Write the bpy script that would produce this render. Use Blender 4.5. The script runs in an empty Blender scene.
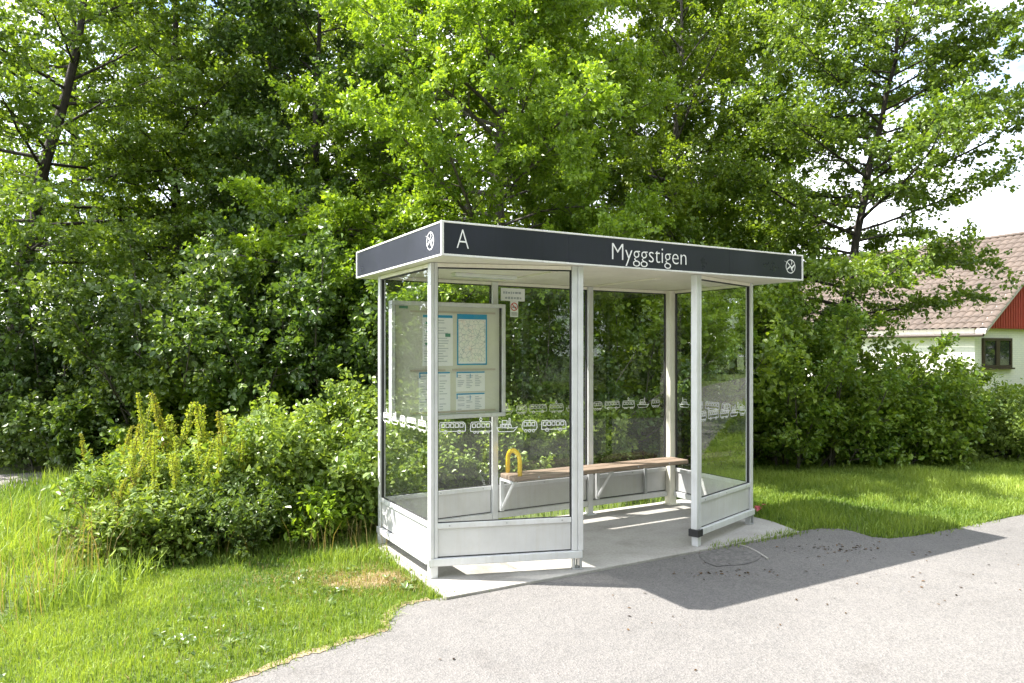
import bpy, math, random
import numpy as np
from mathutils import Vector, Matrix, Euler

PI = math.pi
SC = bpy.context.scene
COL = SC.collection
F_PX, CY, EYE = 725.0, 349.4, 1.65          # solved from the shelter's own geometry


def G(x, y, z=0.0):
    """survey: ground position seen at a photo position (camera at the origin, looking along +Y)"""
    Y = F_PX * (EYE - z) / (y - CY)
    return ((x - 512) / F_PX * Y, Y)


# ------------------------------------------------------------------ materials
def new_mat(name):
    m = bpy.data.materials.new(name)
    m.use_nodes = True
    nt = m.node_tree
    nt.nodes.clear()
    out = nt.nodes.new('ShaderNodeOutputMaterial')
    return m, nt, out


def N(nt, kind, **kw):
    n = nt.nodes.new(kind)
    for k, v in kw.items():
        if k in n.inputs.keys():
            n.inputs[k].default_value = v
        else:
            setattr(n, k, v)
    return n


def ramp(nt, fac, stops):
    r = nt.nodes.new('ShaderNodeValToRGB')
    el = r.color_ramp.elements
    while len(el) < len(stops):
        el.new(0.5)
    for e, (p, c) in zip(el, stops):
        e.position = p
        e.color = (*c, 1) if len(c) == 3 else c
    nt.links.new(fac, r.inputs['Fac'])
    return r


def noise(nt, scale, detail=4, rough=0.55, vec=None):
    n = N(nt, 'ShaderNodeTexNoise', Scale=scale, Detail=detail, Roughness=rough)
    if vec is not None:
        nt.links.new(vec, n.inputs['Vector'])
    return n


def mixc(nt, fac, a, b, blend='MIX'):
    m = nt.nodes.new('ShaderNodeMix')
    m.data_type = 'RGBA'
    m.blend_type = blend
    for sock, val in ((m.inputs[0], fac), (m.inputs[6], a), (m.inputs[7], b)):
        if hasattr(val, 'is_linked'):
            nt.links.new(val, sock)
        elif isinstance(val, (int, float)):
            sock.default_value = val
        else:
            sock.default_value = (*val, 1)
    return m.outputs[2]


def objco(nt):
    return nt.nodes.new('ShaderNodeTexCoord').outputs['Object']


def pmat(name, col, rough=0.5, metal=0.0, var=0.0, vscale=6, bump=0.0, bscale=60, coat=0.0, spec=0.5, streak=0.0):
    """painted / plain surface with a little uneven wear"""
    m, nt, out = new_mat(name)
    b = N(nt, 'ShaderNodeBsdfPrincipled', Roughness=rough, Metallic=metal)
    b.inputs['Specular IOR Level'].default_value = spec
    b.inputs['Coat Weight'].default_value = coat
    b.inputs['Base Color'].default_value = (*col, 1)
    co = objco(nt)
    if var:
        n = noise(nt, vscale, 6, 0.65, co)
        lo = tuple(c * (1 - var) for c in col)
        hi = tuple(min(1, c * (1 + var * .5)) for c in col)
        r = ramp(nt, n.outputs['Fac'], [(0.3, lo), (0.62, hi)])
        cc = r.outputs[0]
        if streak:
            mp_ = N(nt, 'ShaderNodeMapping')
            mp_.inputs['Scale'].default_value = (26, 26, 1.6)
            nt.links.new(co, mp_.inputs['Vector'])
            n3 = noise(nt, 1.0, 5, 0.7, mp_.outputs[0])
            k_ = 1 - streak
            r3_ = ramp(nt, n3.outputs['Fac'], [(0.30, (k_, k_ * .985, k_ * .95)), (0.52, (1, 1, 1))])
            n4 = noise(nt, 55, 3, 0.6, co)
            r4_ = ramp(nt, n4.outputs['Fac'], [(0.27, (k_, k_, k_ * .96)), (0.36, (1, 1, 1))])
            cc = mixc(nt, 1.0, mixc(nt, 1.0, cc, r3_.outputs[0], 'MULTIPLY'), r4_.outputs[0], 'MULTIPLY')
        nt.links.new(cc, b.inputs['Base Color'])
        rr = N(nt, 'ShaderNodeMapRange')
        rr.inputs['To Min'].default_value = max(0, rough - .12)
        rr.inputs['To Max'].default_value = min(1, rough + .15)
        nt.links.new(n.outputs['Fac'], rr.inputs['Value'])
        nt.links.new(rr.outputs[0], b.inputs['Roughness'])
    if bump:
        n2 = noise(nt, bscale, 5, 0.6, co)
        bp = N(nt, 'ShaderNodeBump', Strength=bump, Distance=0.01)
        nt.links.new(n2.outputs['Fac'], bp.inputs['Height'])
        nt.links.new(bp.outputs[0], b.inputs['Normal'])
    nt.links.new(b.outputs[0], out.inputs[0])
    return m


def leaf_mat(name, dark, light, trans=0.4, rough=0.36, spec=0.5, tcol=None):
    m, nt, out = new_mat(name)
    at = N(nt, 'ShaderNodeAttribute', attribute_name='tint')
    r = ramp(nt, at.outputs['Fac'], [(0.0, dark), (1.0, light)])
    b = N(nt, 'ShaderNodeBsdfPrincipled', Roughness=rough)
    b.inputs['Specular IOR Level'].default_value = spec
    nt.links.new(r.outputs[0], b.inputs['Base Color'])
    t = N(nt, 'ShaderNodeBsdfTranslucent')
    tc = mixc(nt, 1.0, r.outputs[0], tcol or (1.65, 1.6, 0.55), 'MULTIPLY')
    nt.links.new(tc, t.inputs['Color'])
    mx = N(nt, 'ShaderNodeMixShader')
    mx.inputs[0].default_value = trans
    nt.links.new(b.outputs[0], mx.inputs[1])
    nt.links.new(t.outputs[0], mx.inputs[2])
    nt.links.new(mx.outputs[0], out.inputs[0])
    return m


def bark_mat(name, a, b_):
    m, nt, out = new_mat(name)
    co = objco(nt)
    mp = N(nt, 'ShaderNodeMapping')
    mp.inputs['Scale'].default_value = (1, 1, 0.25)
    nt.links.new(co, mp.inputs['Vector'])
    n = noise(nt, 18, 8, 0.7, mp.outputs[0])
    r = ramp(nt, n.outputs['Fac'], [(0.35, a), (0.65, b_)])
    b = N(nt, 'ShaderNodeBsdfPrincipled', Roughness=0.9)
    nt.links.new(r.outputs[0], b.inputs['Base Color'])
    bp = N(nt, 'ShaderNodeBump', Strength=0.7, Distance=0.03)
    nt.links.new(n.outputs['Fac'], bp.inputs['Height'])
    nt.links.new(bp.outputs[0], b.inputs['Normal'])
    nt.links.new(b.outputs[0], out.inputs[0])
    return m


def glass_mat():
    m, nt, out = new_mat('clear_glass')
    tr = N(nt, 'ShaderNodeBsdfTransparent')
    tr.inputs['Color'].default_value = (0.97, 0.985, 0.977, 1)
    gl = N(nt, 'ShaderNodeBsdfGlossy', Roughness=0.0)
    gl.inputs['Color'].default_value = (0.96, 1.0, 0.98, 1)
    lw = N(nt, 'ShaderNodeLayerWeight', Blend=0.5)
    pw = N(nt, 'ShaderNodeMath', operation='POWER')
    pw.inputs[1].default_value = 5.0
    nt.links.new(lw.outputs['Facing'], pw.inputs[0])
    mu = N(nt, 'ShaderNodeMath', operation='MULTIPLY_ADD')     # Schlick, both faces of the pane
    mu.inputs[1].default_value = 2.1
    mu.inputs[2].default_value = 0.056
    mu.use_clamp = True
    nt.links.new(pw.outputs[0], mu.inputs[0])
    mx = N(nt, 'ShaderNodeMixShader')
    nt.links.new(mu.outputs[0], mx.inputs[0])
    nt.links.new(tr.outputs[0], mx.inputs[1])
    nt.links.new(gl.outputs[0], mx.inputs[2])
    # thin film of dust
    df = N(nt, 'ShaderNodeBsdfDiffuse')
    df.inputs['Color'].default_value = (0.55, 0.58, 0.54, 1)
    n = noise(nt, 3.5, 6, 0.7, objco(nt))
    mr = N(nt, 'ShaderNodeMapRange')
    mr.inputs['From Min'].default_value = 0.35
    mr.inputs['From Max'].default_value = 0.75
    mr.inputs['To Min'].default_value = 0.0
    mr.inputs['To Max'].default_value = 0.005
    nt.links.new(n.outputs['Fac'], mr.inputs['Value'])
    m2 = N(nt, 'ShaderNodeMixShader')
    nt.links.new(mr.outputs[0], m2.inputs[0])
    nt.links.new(mx.outputs[0], m2.inputs[1])
    nt.links.new(df.outputs[0], m2.inputs[2])
    nt.links.new(m2.outputs[0], out.inputs[0])
    return m


def asphalt_mat(name, base, warm=1.0, coarse=1.0):
    m, nt, out = new_mat(name)
    co = objco(nt)
    big = noise(nt, 0.55, 5, 0.6, co)
    mid = noise(nt, 7, 5, 0.7, co)
    v = N(nt, 'ShaderNodeTexVoronoi', Scale=95 / coarse)
    nt.links.new(co, v.inputs['Vector'])
    fine = noise(nt, 210 / coarse, 3, 0.7, co)
    b = base
    r1 = ramp(nt, big.outputs['Fac'], [(0.3, (b * .86, b * .84, b * .83)), (0.7, (b * 1.08 * warm, b * 1.05, b * 1.03))])
    r2 = ramp(nt, mid.outputs['Fac'], [(0.3, (.93, .93, .93)), (0.65, (1.03, 1.02, 1.01))])
    c1 = mixc(nt, 1.0, r1.outputs[0], r2.outputs[0], 'MULTIPLY')
    r3 = ramp(nt, v.outputs['Color'], [(0.15, (.75, .745, .74)), (0.5, (1, .985, .97)), (0.9, (1.22, 1.19, 1.17))])
    c2 = mixc(nt, 0.8, c1, r3.outputs[0], 'MULTIPLY')
    r4 = ramp(nt, fine.outputs['Fac'], [(0.32, (.6, .6, .62)), (0.6, (1.1, 1.1, 1.1))])
    c3 = mixc(nt, 0.6, c2, r4.outputs[0], 'MULTIPLY')
    wv = noise(nt, 1.3, 6, 0.7, co)
    wob = mixc(nt, 0.22, co, wv.outputs['Color'])
    ck = N(nt, 'ShaderNodeTexVoronoi', Scale=0.75)
    ck.feature = 'DISTANCE_TO_EDGE'
    nt.links.new(wob, ck.inputs['Vector'])
    cl = ramp(nt, ck.outputs['Distance'], [(0.0, (1, 1, 1)), (0.010, (0, 0, 0))])
    msk = noise(nt, 0.45, 2, 0.5, co)
    mr_ = ramp(nt, msk.outputs['Fac'], [(0.60, (0, 0, 0)), (0.70, (.7, .7, .7))])
    cm = mixc(nt, 1.0, cl.outputs[0], mr_.outputs[0], 'MULTIPLY')
    c4 = mixc(nt, cm, c3, (.035, .034, .033))
    st_ = noise(nt, 2.2, 7, 0.72, co)
    sr_ = ramp(nt, st_.outputs['Fac'], [(0.26, (.84, .83, .82)), (0.42, (1, 1, 1)), (0.66, (1, 1, 1)), (0.78, (1.07, 1.05, 1.02))])
    c3 = mixc(nt, 1.0, c4, sr_.outputs[0], 'MULTIPLY')
    bs = N(nt, 'ShaderNodeBsdfPrincipled', Roughness=0.9)
    bs.inputs['Specular IOR Level'].default_value = 0.25
    nt.links.new(c3, bs.inputs['Base Color'])
    bp = N(nt, 'ShaderNodeBump', Strength=0.55, Distance=0.006)
    nt.links.new(v.outputs['Distance'], bp.inputs['Height'])
    nt.links.new(bp.outputs[0], bs.inputs['Normal'])
    nt.links.new(bs.outputs[0], out.inputs[0])
    return m


def concrete_mat():
    m, nt, out = new_mat('pale_concrete')
    co = objco(nt)
    n1 = noise(nt, 1.6, 6, 0.65, co)
    n2 = noise(nt, 45, 5, 0.7, co)
    r1 = ramp(nt, n1.outputs['Fac'], [(0.28, (.22, .205, .185)), (0.45, (.33, .315, .295)), (0.7, (.41, .395, .37))])
    r2 = ramp(nt, n2.outputs['Fac'], [(0.3, (.8, .8, .8)), (0.6, (1.05, 1.05, 1.05))])
    c = mixc(nt, 1.0, r1.outputs[0], r2.outputs[0], 'MULTIPLY')
    b = N(nt, 'ShaderNodeBsdfPrincipled', Roughness=0.85)
    nt.links.new(c, b.inputs['Base Color'])
    bp = N(nt, 'ShaderNodeBump', Strength=0.3, Distance=0.004)
    nt.links.new(n2.outputs['Fac'], bp.inputs['Height'])
    nt.links.new(bp.outputs[0], b.inputs['Normal'])
    nt.links.new(b.outputs[0], out.inputs[0])
    return m


def soil_mat():
    m, nt, out = new_mat('soil_and_moss')
    co = objco(nt)
    n1 = noise(nt, 0.9, 6, 0.65, co)
    n2 = noise(nt, 30, 6, 0.75, co)
    r1 = ramp(nt, n1.outputs['Fac'], [(0.36, (.055, .085, .02)), (0.56, (.085, .115, .028)), (0.74, (.15, .125, .06))])
    r2 = ramp(nt, n2.outputs['Fac'], [(0.3, (.6, .6, .6)), (0.65, (1.2, 1.2, 1.2))])
    c = mixc(nt, 1.0, r1.outputs[0], r2.outputs[0], 'MULTIPLY')
    b = N(nt, 'ShaderNodeBsdfPrincipled', Roughness=0.95)
    nt.links.new(c, b.inputs['Base Color'])
    bp = N(nt, 'ShaderNodeBump', Strength=0.6, Distance=0.02)
    nt.links.new(n2.outputs['Fac'], bp.inputs['Height'])
    nt.links.new(bp.outputs[0], b.inputs['Normal'])
    nt.links.new(b.outputs[0], out.inputs[0])
    return m


def wood_mat():
    m, nt, out = new_mat('weathered_wood')
    co = objco(nt)
    mp = N(nt, 'ShaderNodeMapping')
    mp.inputs['Scale'].default_value = (1.2, 22, 22)
    nt.links.new(co, mp.inputs['Vector'])
    n = noise(nt, 3, 8, 0.7, mp.outputs[0])
    r = ramp(nt, n.outputs['Fac'], [(0.3, (.14, .098, .07)), (0.5, (.27, .195, .145)), (0.72, (.42, .335, .265))])
    b = N(nt, 'ShaderNodeBsdfPrincipled', Roughness=0.65)
    nt.links.new(r.outputs[0], b.inputs['Base Color'])
    bp = N(nt, 'ShaderNodeBump', Strength=0.25, Distance=0.004)
    nt.links.new(n.outputs['Fac'], bp.inputs['Height'])
    nt.links.new(bp.outputs[0], b.inputs['Normal'])
    nt.links.new(b.outputs[0], out.inputs[0])
    return m


def brick_mat():
    m, nt, out = new_mat('white_brick')
    co = objco(nt)
    sx = nt.nodes.new('ShaderNodeSeparateXYZ')
    nt.links.new(co, sx.inputs[0])
    ad = N(nt, 'ShaderNodeMath', operation='ADD')
    nt.links.new(sx.outputs[0], ad.inputs[0])
    nt.links.new(sx.outputs[1], ad.inputs[1])
    mp = nt.nodes.new('ShaderNodeCombineXYZ')
    nt.links.new(ad.outputs[0], mp.inputs[0])
    nt.links.new(sx.outputs[2], mp.inputs[1])
    br = N(nt, 'ShaderNodeTexBrick', Scale=1.0)
    br.inputs['Brick Width'].default_value = 0.26
    br.inputs['Row Height'].default_value = 0.075
    br.inputs['Mortar Size'].default_value = 0.008
    br.inputs['Color1'].default_value = (.80, .78, .72, 1)
    br.inputs['Color2'].default_value = (.75, .74, .71, 1)
    br.inputs['Mortar'].default_value = (.66, .65, .62, 1)
    nt.links.new(mp.outputs[0], br.inputs['Vector'])
    b = N(nt, 'ShaderNodeBsdfPrincipled', Roughness=0.85)
    nt.links.new(br.outputs['Color'], b.inputs['Base Color'])
    nt.links.new(b.outputs[0], out.inputs[0])
    return m


def tile_mat():
    m, nt, out = new_mat('roof_tile')
    co = objco(nt)
    n = noise(nt, 1.1, 6, 0.7, co)
    n2 = noise(nt, 9, 4, 0.7, co)
    r = ramp(nt, n.outputs['Fac'], [(0.3, (.060, .043, .034)), (0.7, (.112, .083, .066))])
    r2 = ramp(nt, n2.outputs['Fac'], [(0.3, (.7, .72, .72)), (0.7, (1.2, 1.18, 1.15))])
    c = mixc(nt, 1.0, r.outputs[0], r2.outputs[0], 'MULTIPLY')
    b = N(nt, 'ShaderNodeBsdfPrincipled', Roughness=0.75)
    nt.links.new(c, b.inputs['Base Color'])
    nt.links.new(b.outputs[0], out.inputs[0])
    return m


def map_mat():
    """printed street map: pale ground, thin coloured lines"""
    m, nt, out = new_mat('printed_map')
    co = objco(nt)
    v = N(nt, 'ShaderNodeTexVoronoi', Scale=26)
    v.feature = 'DISTANCE_TO_EDGE'
    nt.links.new(co, v.inputs['Vector'])
    n = noise(nt, 14, 3, 0.6, co)
    g = ramp(nt, n.outputs['Fac'], [(0.4, (.80, .84, .78)), (0.55, (.88, .88, .84)), (0.7, (.84, .76, .68))])
    e = ramp(nt, v.outputs['Distance'], [(0.0, (1, 1, 1)), (0.06, (0, 0, 0))])
    c = mixc(nt, e.outputs[0], g.outputs[0], (.40, .47, .50))
    b = N(nt, 'ShaderNodeBsdfPrincipled', Roughness=0.5)
    nt.links.new(c, b.inputs['Base Color'])
    nt.links.new(b.outputs[0], out.inputs[0])
    return m


ALU = pmat('pale_aluminium', (.70, .71, .735), rough=.38, metal=.25, var=.10, vscale=5, streak=.07)
ALU_PANEL = pmat('aluminium_sheet', (.62, .62, .635), rough=.42, metal=.2, var=.10, vscale=3, streak=.045)
CREAM = pmat('cream_soffit', (.86, .83, .74), rough=.55, var=.08, vscale=3, streak=.06)
WHITE_TRIM = pmat('white_trim', (.78, .78, .76), rough=.4, var=.08, streak=.12)
FASCIA = pmat('navy_grey_sheet', (.021, .0225, .039), rough=.30, var=.14, vscale=2, spec=.6, streak=.12)
WHITE_PRINT = pmat('white_lettering', (.85, .85, .85), rough=.5)
FRIEZE = pmat('etched_white_film', (.82, .83, .82), rough=.7)
BLACK = pmat('black_rubber', (.02, .02, .022), rough=.6)
GREY_STEEL = pmat('galvanised_steel', (.46, .47, .48), rough=.45, metal=.5, var=.15)
ROOF_SHEET = pmat('grey_roof_sheet', (.32, .32, .33), rough=.6, var=.2)
YELLOW = pmat('yellow_enamel', (.82, .56, .012), rough=.35, var=.06)
BOARD_BACK = pmat('greenish_notice_backing', (.66, .67, .58), rough=.6, var=.05)
PAPER = pmat('white_paper', (.86, .885, .90), rough=.6)
PAPER_BLUE = pmat('blue_print', (.02, .30, .55), rough=.5)
PAPER_GREEN = pmat('green_print', (.10, .30, .20), rough=.5)
INK = pmat('grey_print', (.42, .47, .52), rough=.6)
RED = pmat('red_print', (.62, .05, .04), rough=.5)
HOLDER = pmat('clear_plastic_strip', (.52, .47, .40), rough=.3)
BRONZE = pmat('lens_grey', (.75, .77, .78), rough=.25)
GLASS = glass_mat()
ASPHALT = asphalt_mat('worn_asphalt', .158, 1.0)
ASPHALT_DARK = asphalt_mat('rough_asphalt', .145, 1.0, 2.6)
GRAVEL = asphalt_mat('gravel', .19, 1.06, 2.0)
CONCRETE = concrete_mat()
SOIL = soil_mat()
SAND = pmat('dry_sandy_soil', (.25, .19, .12), rough=.95, var=.35, vscale=14, bump=.5, bscale=80)
WOOD = wood_mat()
BRICK = brick_mat()
TILE = tile_mat()
MAP = map_mat()
RED_BOARD = pmat('red_boards', (.36, .055, .04), rough=.7, var=.15, vscale=4)
DARK_FRAME = pmat('dark_brown_frame', (.045, .028, .02), rough=.5)
DARK_GLASS = pmat('window_glass', (.02, .025, .028), rough=.04, spec=.9)
TAN = pmat('tan_cladding', (.46, .30, .14), rough=.7, var=.1)
GREY_WALL = pmat('grey_render', (.30, .31, .32), rough=.8, var=.15)
PINK = pmat('pink_wrapper', (.55, .12, .14), rough=.5, var=.3, vscale=30)
BARK_DARK = bark_mat('dark_bark', (.014, .011, .008), (.05, .04, .03))
BARK_GREY = bark_mat('grey_bark', (.05, .045, .038), (.16, .14, .12))
STEM_GREEN = pmat('green_stem', (.10, .12, .035), rough=.7, var=.2)
STEM_BROWN = pmat('brown_stem', (.20, .11, .045), rough=.8, var=.3)
LEAF_BRIGHT = leaf_mat('fresh_leaves', (.10, .185, .02), (.285, .40, .045), .40)
LEAF_MID = leaf_mat('mid_leaves', (.075, .14, .018), (.23, .31, .038), .42)
LEAF_ALDER = leaf_mat('alder_leaves', (.065, .12, .018), (.20, .285, .04), .40)
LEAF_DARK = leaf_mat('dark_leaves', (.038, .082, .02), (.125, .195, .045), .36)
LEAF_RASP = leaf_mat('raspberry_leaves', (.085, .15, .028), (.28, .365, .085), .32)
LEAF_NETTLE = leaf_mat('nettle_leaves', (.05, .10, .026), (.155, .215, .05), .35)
LEAF_WEED = leaf_mat('weed_leaves', (.075, .13, .026), (.25, .325, .07), .32, rough=.55, spec=.35)
LEAF_HEDGE = leaf_mat('hedge_leaves', (.07, .15, .02), (.25, .335, .05), .40)
DOCK_SEED = leaf_mat('dock_seed', (.22, .17, .03), (.38, .49, .07), .35, rough=.7, spec=.2)
GRASS_M = leaf_mat('grass_blades', (.10, .18, .028), (.33, .42, .09), .40, rough=.5, spec=.35, tcol=(1.4, 1.35, .5))
STRAW_M = leaf_mat('dry_straw', (.22, .17, .08), (.36, .29, .15), .3, rough=.7, spec=.2)
DEAD_LEAF = leaf_mat('dead_leaf_bits', (.02, .014, .01), (.16, .085, .03), .1, rough=.8, spec=.2)


# ------------------------------------------------------------------ mesh helpers
class Geo:
    def __init__(self):
        self.v, self.f, self.t, self.n = [], {}, [], 0

    def add(self, verts, faces, tint=None):
        verts = np.asarray(verts, dtype=np.float32).reshape(-1, 3)
        if isinstance(faces, np.ndarray):
            groups = [faces]
        else:
            byk = {}
            for f in faces:
                byk.setdefault(len(f), []).append(f)
            groups = [np.array(x, dtype=np.int32) for x in byk.values()]
        for g in groups:
            self.f.setdefault(g.shape[1], []).append(g + self.n)
        self.v.append(verts)
        self.t.append(np.zeros(len(verts), np.float32) if tint is None else np.asarray(tint, np.float32))
        self.n += len(verts)
        return self

    def box(self, mn, mx, M=None):
        x0, y0, z0 = mn
        x1, y1, z1 = mx
        v = np.array([(x0, y0, z0), (x1, y0, z0), (x1, y1, z0), (x0, y1, z0), (x0, y0, z1), (x1, y0, z1), (x1, y1, z1), (x0, y1, z1)], float)
        if M is not None:
            v = np.array([M @ Vector(p) for p in v])
        return self.add(v, np.array([(3, 2, 1, 0), (4, 5, 6, 7), (0, 1, 5, 4), (1, 2, 6, 5), (2, 3, 7, 6), (3, 0, 4, 7)], np.int32))

    def tube(self, pts, rad, sides=6, tint=None, cap=True):
        P = np.asarray(pts, float)
        n = len(P)
        R = np.broadcast_to(np.asarray(rad, float), (n,))
        T = np.gradient(P, axis=0)
        T /= np.linalg.norm(T, axis=1, keepdims=True) + 1e-9
        ref = np.array([0, 0, 1.0]) if abs(T[0][2]) < .9 else np.array([1.0, 0, 0])
        A = np.cross(T, ref)
        A /= np.linalg.norm(A, axis=1, keepdims=True) + 1e-9
        B = np.cross(T, A)
        ang = np.linspace(0, 2 * PI, sides, endpoint=False)
        ring = (A[:, None, :] * np.cos(ang)[None, :, None] + B[:, None, :] * np.sin(ang)[None, :, None]) * R[:, None, None]
        V = (P[:, None, :] + ring).reshape(-1, 3)
        i = np.arange(n - 1)[:, None] * sides
        j = np.arange(sides)[None, :]
        k = (j + 1) % sides
        Fq = np.stack([i + j, i + k, i + sides + k, i + sides + j], -1).reshape(-1, 4)
        faces = [Fq.astype(np.int32)]
        self.add(V, faces[0], None if tint is None else np.full(len(V), tint))
        if cap:
            c0 = np.arange(sides)[::-1].astype(np.int32)[None, :]
            c1 = (np.arange(sides) + (n - 1) * sides).astype(np.int32)[None, :]
            off = self.n - len(V)
            self.f.setdefault(sides, []).append(c0 + off)
            self.f.setdefault(sides, []).append(c1 + off)
        return self

    def prism(self, poly, z0, z1, M=None):
        """polygon in (x,y) (counter-clockwise) extruded from z0 to z1"""
        n = len(poly)
        v = [(x, y, z0) for x, y in poly] + [(x, y, z1) for x, y in poly]
        if M is not None:
            v = [tuple(M @ Vector(p)) for p in v]
        fs = [tuple(range(n))[::-1], tuple(range(n, 2 * n))]
        fs += [(i, (i + 1) % n, n + (i + 1) % n, n + i) for i in range(n)]
        return self.add(v, fs)

    def leaves(self, P, axis, nrm, L, W, tint, hexa=True, fold=0.25):
        n = len(P)
        axis = axis / (np.linalg.norm(axis, axis=1, keepdims=True) + 1e-9)
        side = np.cross(nrm, axis)
        side /= np.linalg.norm(side, axis=1, keepdims=True) + 1e-9
        up = np.cross(axis, side)
        L = np.asarray(L)[:, None]
        W = np.asarray(W)[:, None] * .5
        if hexa:
            pts = np.stack([
                P,
                P + axis * L * .30 + side * W + up * W * fold,
                P + axis * L * .70 + side * W * .85 + up * W * fold * .8,
                P + axis * L - up * L * .10,
                P + axis * L * .70 - side * W * .85 + up * W * fold * .8,
                P + axis * L * .30 - side * W + up * W * fold], 1)
            k = np.array([(0, 1, 2, 3), (0, 3, 4, 5)])
            b = np.arange(n)[:, None, None] * 6
            Fq = (b + k[None]).reshape(-1, 4)
            self.add(pts.reshape(-1, 3), Fq.astype(np.int32), np.repeat(tint, 6))
        else:
            pts = np.stack([
                P,
                P + axis * L * .45 + side * W + up * W * fold,
                P + axis * L - up * L * .08,
                P + axis * L * .45 - side * W + up * W * fold], 1)
            k = np.array([(0, 1, 2), (0, 2, 3)])
            b = np.arange(n)[:, None, None] * 4
            Fq = (b + k[None]).reshape(-1, 3)
            self.add(pts.reshape(-1, 3), Fq.astype(np.int32), np.repeat(tint, 4))
        return self

    def build(self, name, mat, parent=None, smooth=False, bevel=0.0):
        me = bpy.data.meshes.new(name)
        if self.n:
            V = np.concatenate(self.v)
            loops, starts, tot = [], [], 0
            for k, arrs in self.f.items():
                a = np.concatenate(arrs)
                loops.append(a.reshape(-1))
                starts.append(np.arange(len(a)) * k + tot)
                tot += a.size
            loops = np.concatenate(loops).astype(np.int32)
            starts = np.concatenate(starts).astype(np.int32)
            me.vertices.add(len(V))
            me.vertices.foreach_set('co', V.reshape(-1))
            me.loops.add(len(loops))
            me.loops.foreach_set('vertex_index', loops)
            me.polygons.add(len(starts))
            me.polygons.foreach_set('loop_start', starts)
            me.update(calc_edges=True)
            T = np.concatenate(self.t)
            if T.any():
                at = me.attributes.new('tint', 'FLOAT', 'POINT')
                at.data.foreach_set('value', T)
            me.polygons.foreach_set('use_smooth', np.full(len(starts), bool(smooth)))
        me.materials.append(mat)
        o = bpy.data.objects.new(name, me)
        COL.objects.link(o)
        if parent is not None:
            o.parent = parent
        if bevel:
            b = o.modifiers.new('bevel', 'BEVEL')
            b.width = bevel
            b.segments = 2
            b.limit_method = 'ANGLE'
        return o


def tag(o, label=None, cat=None, group=None, kind=None):
    for k, v in (('label', label), ('category', cat), ('group', group), ('kind', kind)):
        if v:
            o[k] = v
    return o


def empty(name, loc, rz=0.0):
    e = bpy.data.objects.new(name, None)
    e.location = loc
    e.rotation_euler = (0, 0, rz)
    e.empty_display_size = .2
    COL.objects.link(e)
    return e


def copy_thing(root, loc, rz, scale=1.0, label=None, group=None):
    r = root.copy()
    COL.objects.link(r)
    r.location = loc
    r.rotation_euler = (0, 0, rz)
    r.scale = (scale,) * 3
    if label:
        r['label'] = label
    if group:
        r['group'] = group
    for ch in list(root.children):
        c = ch.copy()
        COL.objects.link(c)
        c.parent = r
        for g in list(ch.children):
            d = g.copy()
            COL.objects.link(d)
            d.parent = c
    return r


def inside(P, poly):
    x, y = P[:, 0], P[:, 1]
    c = np.zeros(len(P), bool)
    n = len(poly)
    for i in range(n):
        x1, y1 = poly[i]
        x2, y2 = poly[(i + 1) % n]
        cond = (y1 > y) != (y2 > y)
        xi = (x2 - x1) * (y - y1) / ((y2 - y1) if y2 != y1 else 1e-9) + x1
        c ^= cond & (x < xi)
    return c


# ------------------------------------------------------------------ camera, light, sky
cam_d = bpy.data.cameras.new('camera')
cam = bpy.data.objects.new('camera', cam_d)
COL.objects.link(cam)
cam.location = (0, 0, EYE)
cam.rotation_euler = (PI / 2, 0, 0)
cam_d.sensor_width = 36
cam_d.lens = 36 * F_PX / 1024
cam_d.shift_y = (CY - 341.5) / 1024
cam_d.clip_end = 2000
SC.camera = cam

TO_SUN = Vector((-1.748, 0.168, 2.52)).normalized()
sun_d = bpy.data.lights.new('sun', 'SUN')
sun_d.energy = 5.0
sun_d.angle = math.radians(.53)
sun_d.color = (1, .95, .87)
sun = bpy.data.objects.new('sun', sun_d)
COL.objects.link(sun)
sun.rotation_euler = TO_SUN.to_track_quat('Z', 'Y').to_euler()
sun.location = (-8, 2, 14)

W = bpy.data.worlds.new('World')
SC.world = W
W.use_nodes = True
nt = W.node_tree
nt.nodes.clear()
wo = nt.nodes.new('ShaderNodeOutputWorld')
bg = nt.nodes.new('ShaderNodeBackground')
sky = nt.nodes.new('ShaderNodeTexSky')
sky.sky_type = 'NISHITA'
sky.sun_disc = False
sky.sun_elevation = math.asin(TO_SUN.z)
sky.sun_rotation = math.atan2(TO_SUN.x, TO_SUN.y)
tc = nt.nodes.new('ShaderNodeTexCoord')
mp = nt.nodes.new('ShaderNodeMapping')
mp.inputs['Scale'].default_value = (1, 1, 2.2)
nt.links.new(tc.outputs['Generated'], mp.inputs['Vector'])
cn = noise(nt, 2.1, 8, .58, mp.outputs[0])
cr = ramp(nt, cn.outputs['Fac'], [(0.36, (0, 0, 0)), (0.56, (1, 1, 1))])
cloud = mixc(nt, cr.outputs[0], sky.outputs[0], (8.6, 8.8, 9.2))
nt.links.new(cloud, bg.inputs['Color'])
bg.inputs['Strength'].default_value = .12
nt.links.new(bg.outputs[0], wo.inputs[0])

SC.view_settings.view_transform = 'Standard'
SC.view_settings.look = 'None'
SC.view_settings.gamma = 1
SC.view_settings.exposure = 1.78
SC.render.engine = 'CYCLES'
cy = SC.cycles
cy.max_bounces = 9
cy.diffuse_bounces = 4
cy.glossy_bounces = 4
cy.transmission_bounces = 3
cy.transparent_max_bounces = 14
cy.caustics_reflective = False
cy.caustics_refractive = False
cy.sample_clamp_indirect = 6
cy.use_adaptive_sampling = True
cy.adaptive_threshold = .015
cy.use_denoising = True

# ------------------------------------------------------------------ setting: ground, road, slab
YAW = 0.5205
U = np.array([math.cos(YAW), math.sin(YAW)])
Vv = np.array([-U[1], U[0]])
P1W = np.array([-0.5736, 5.2478])


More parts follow.
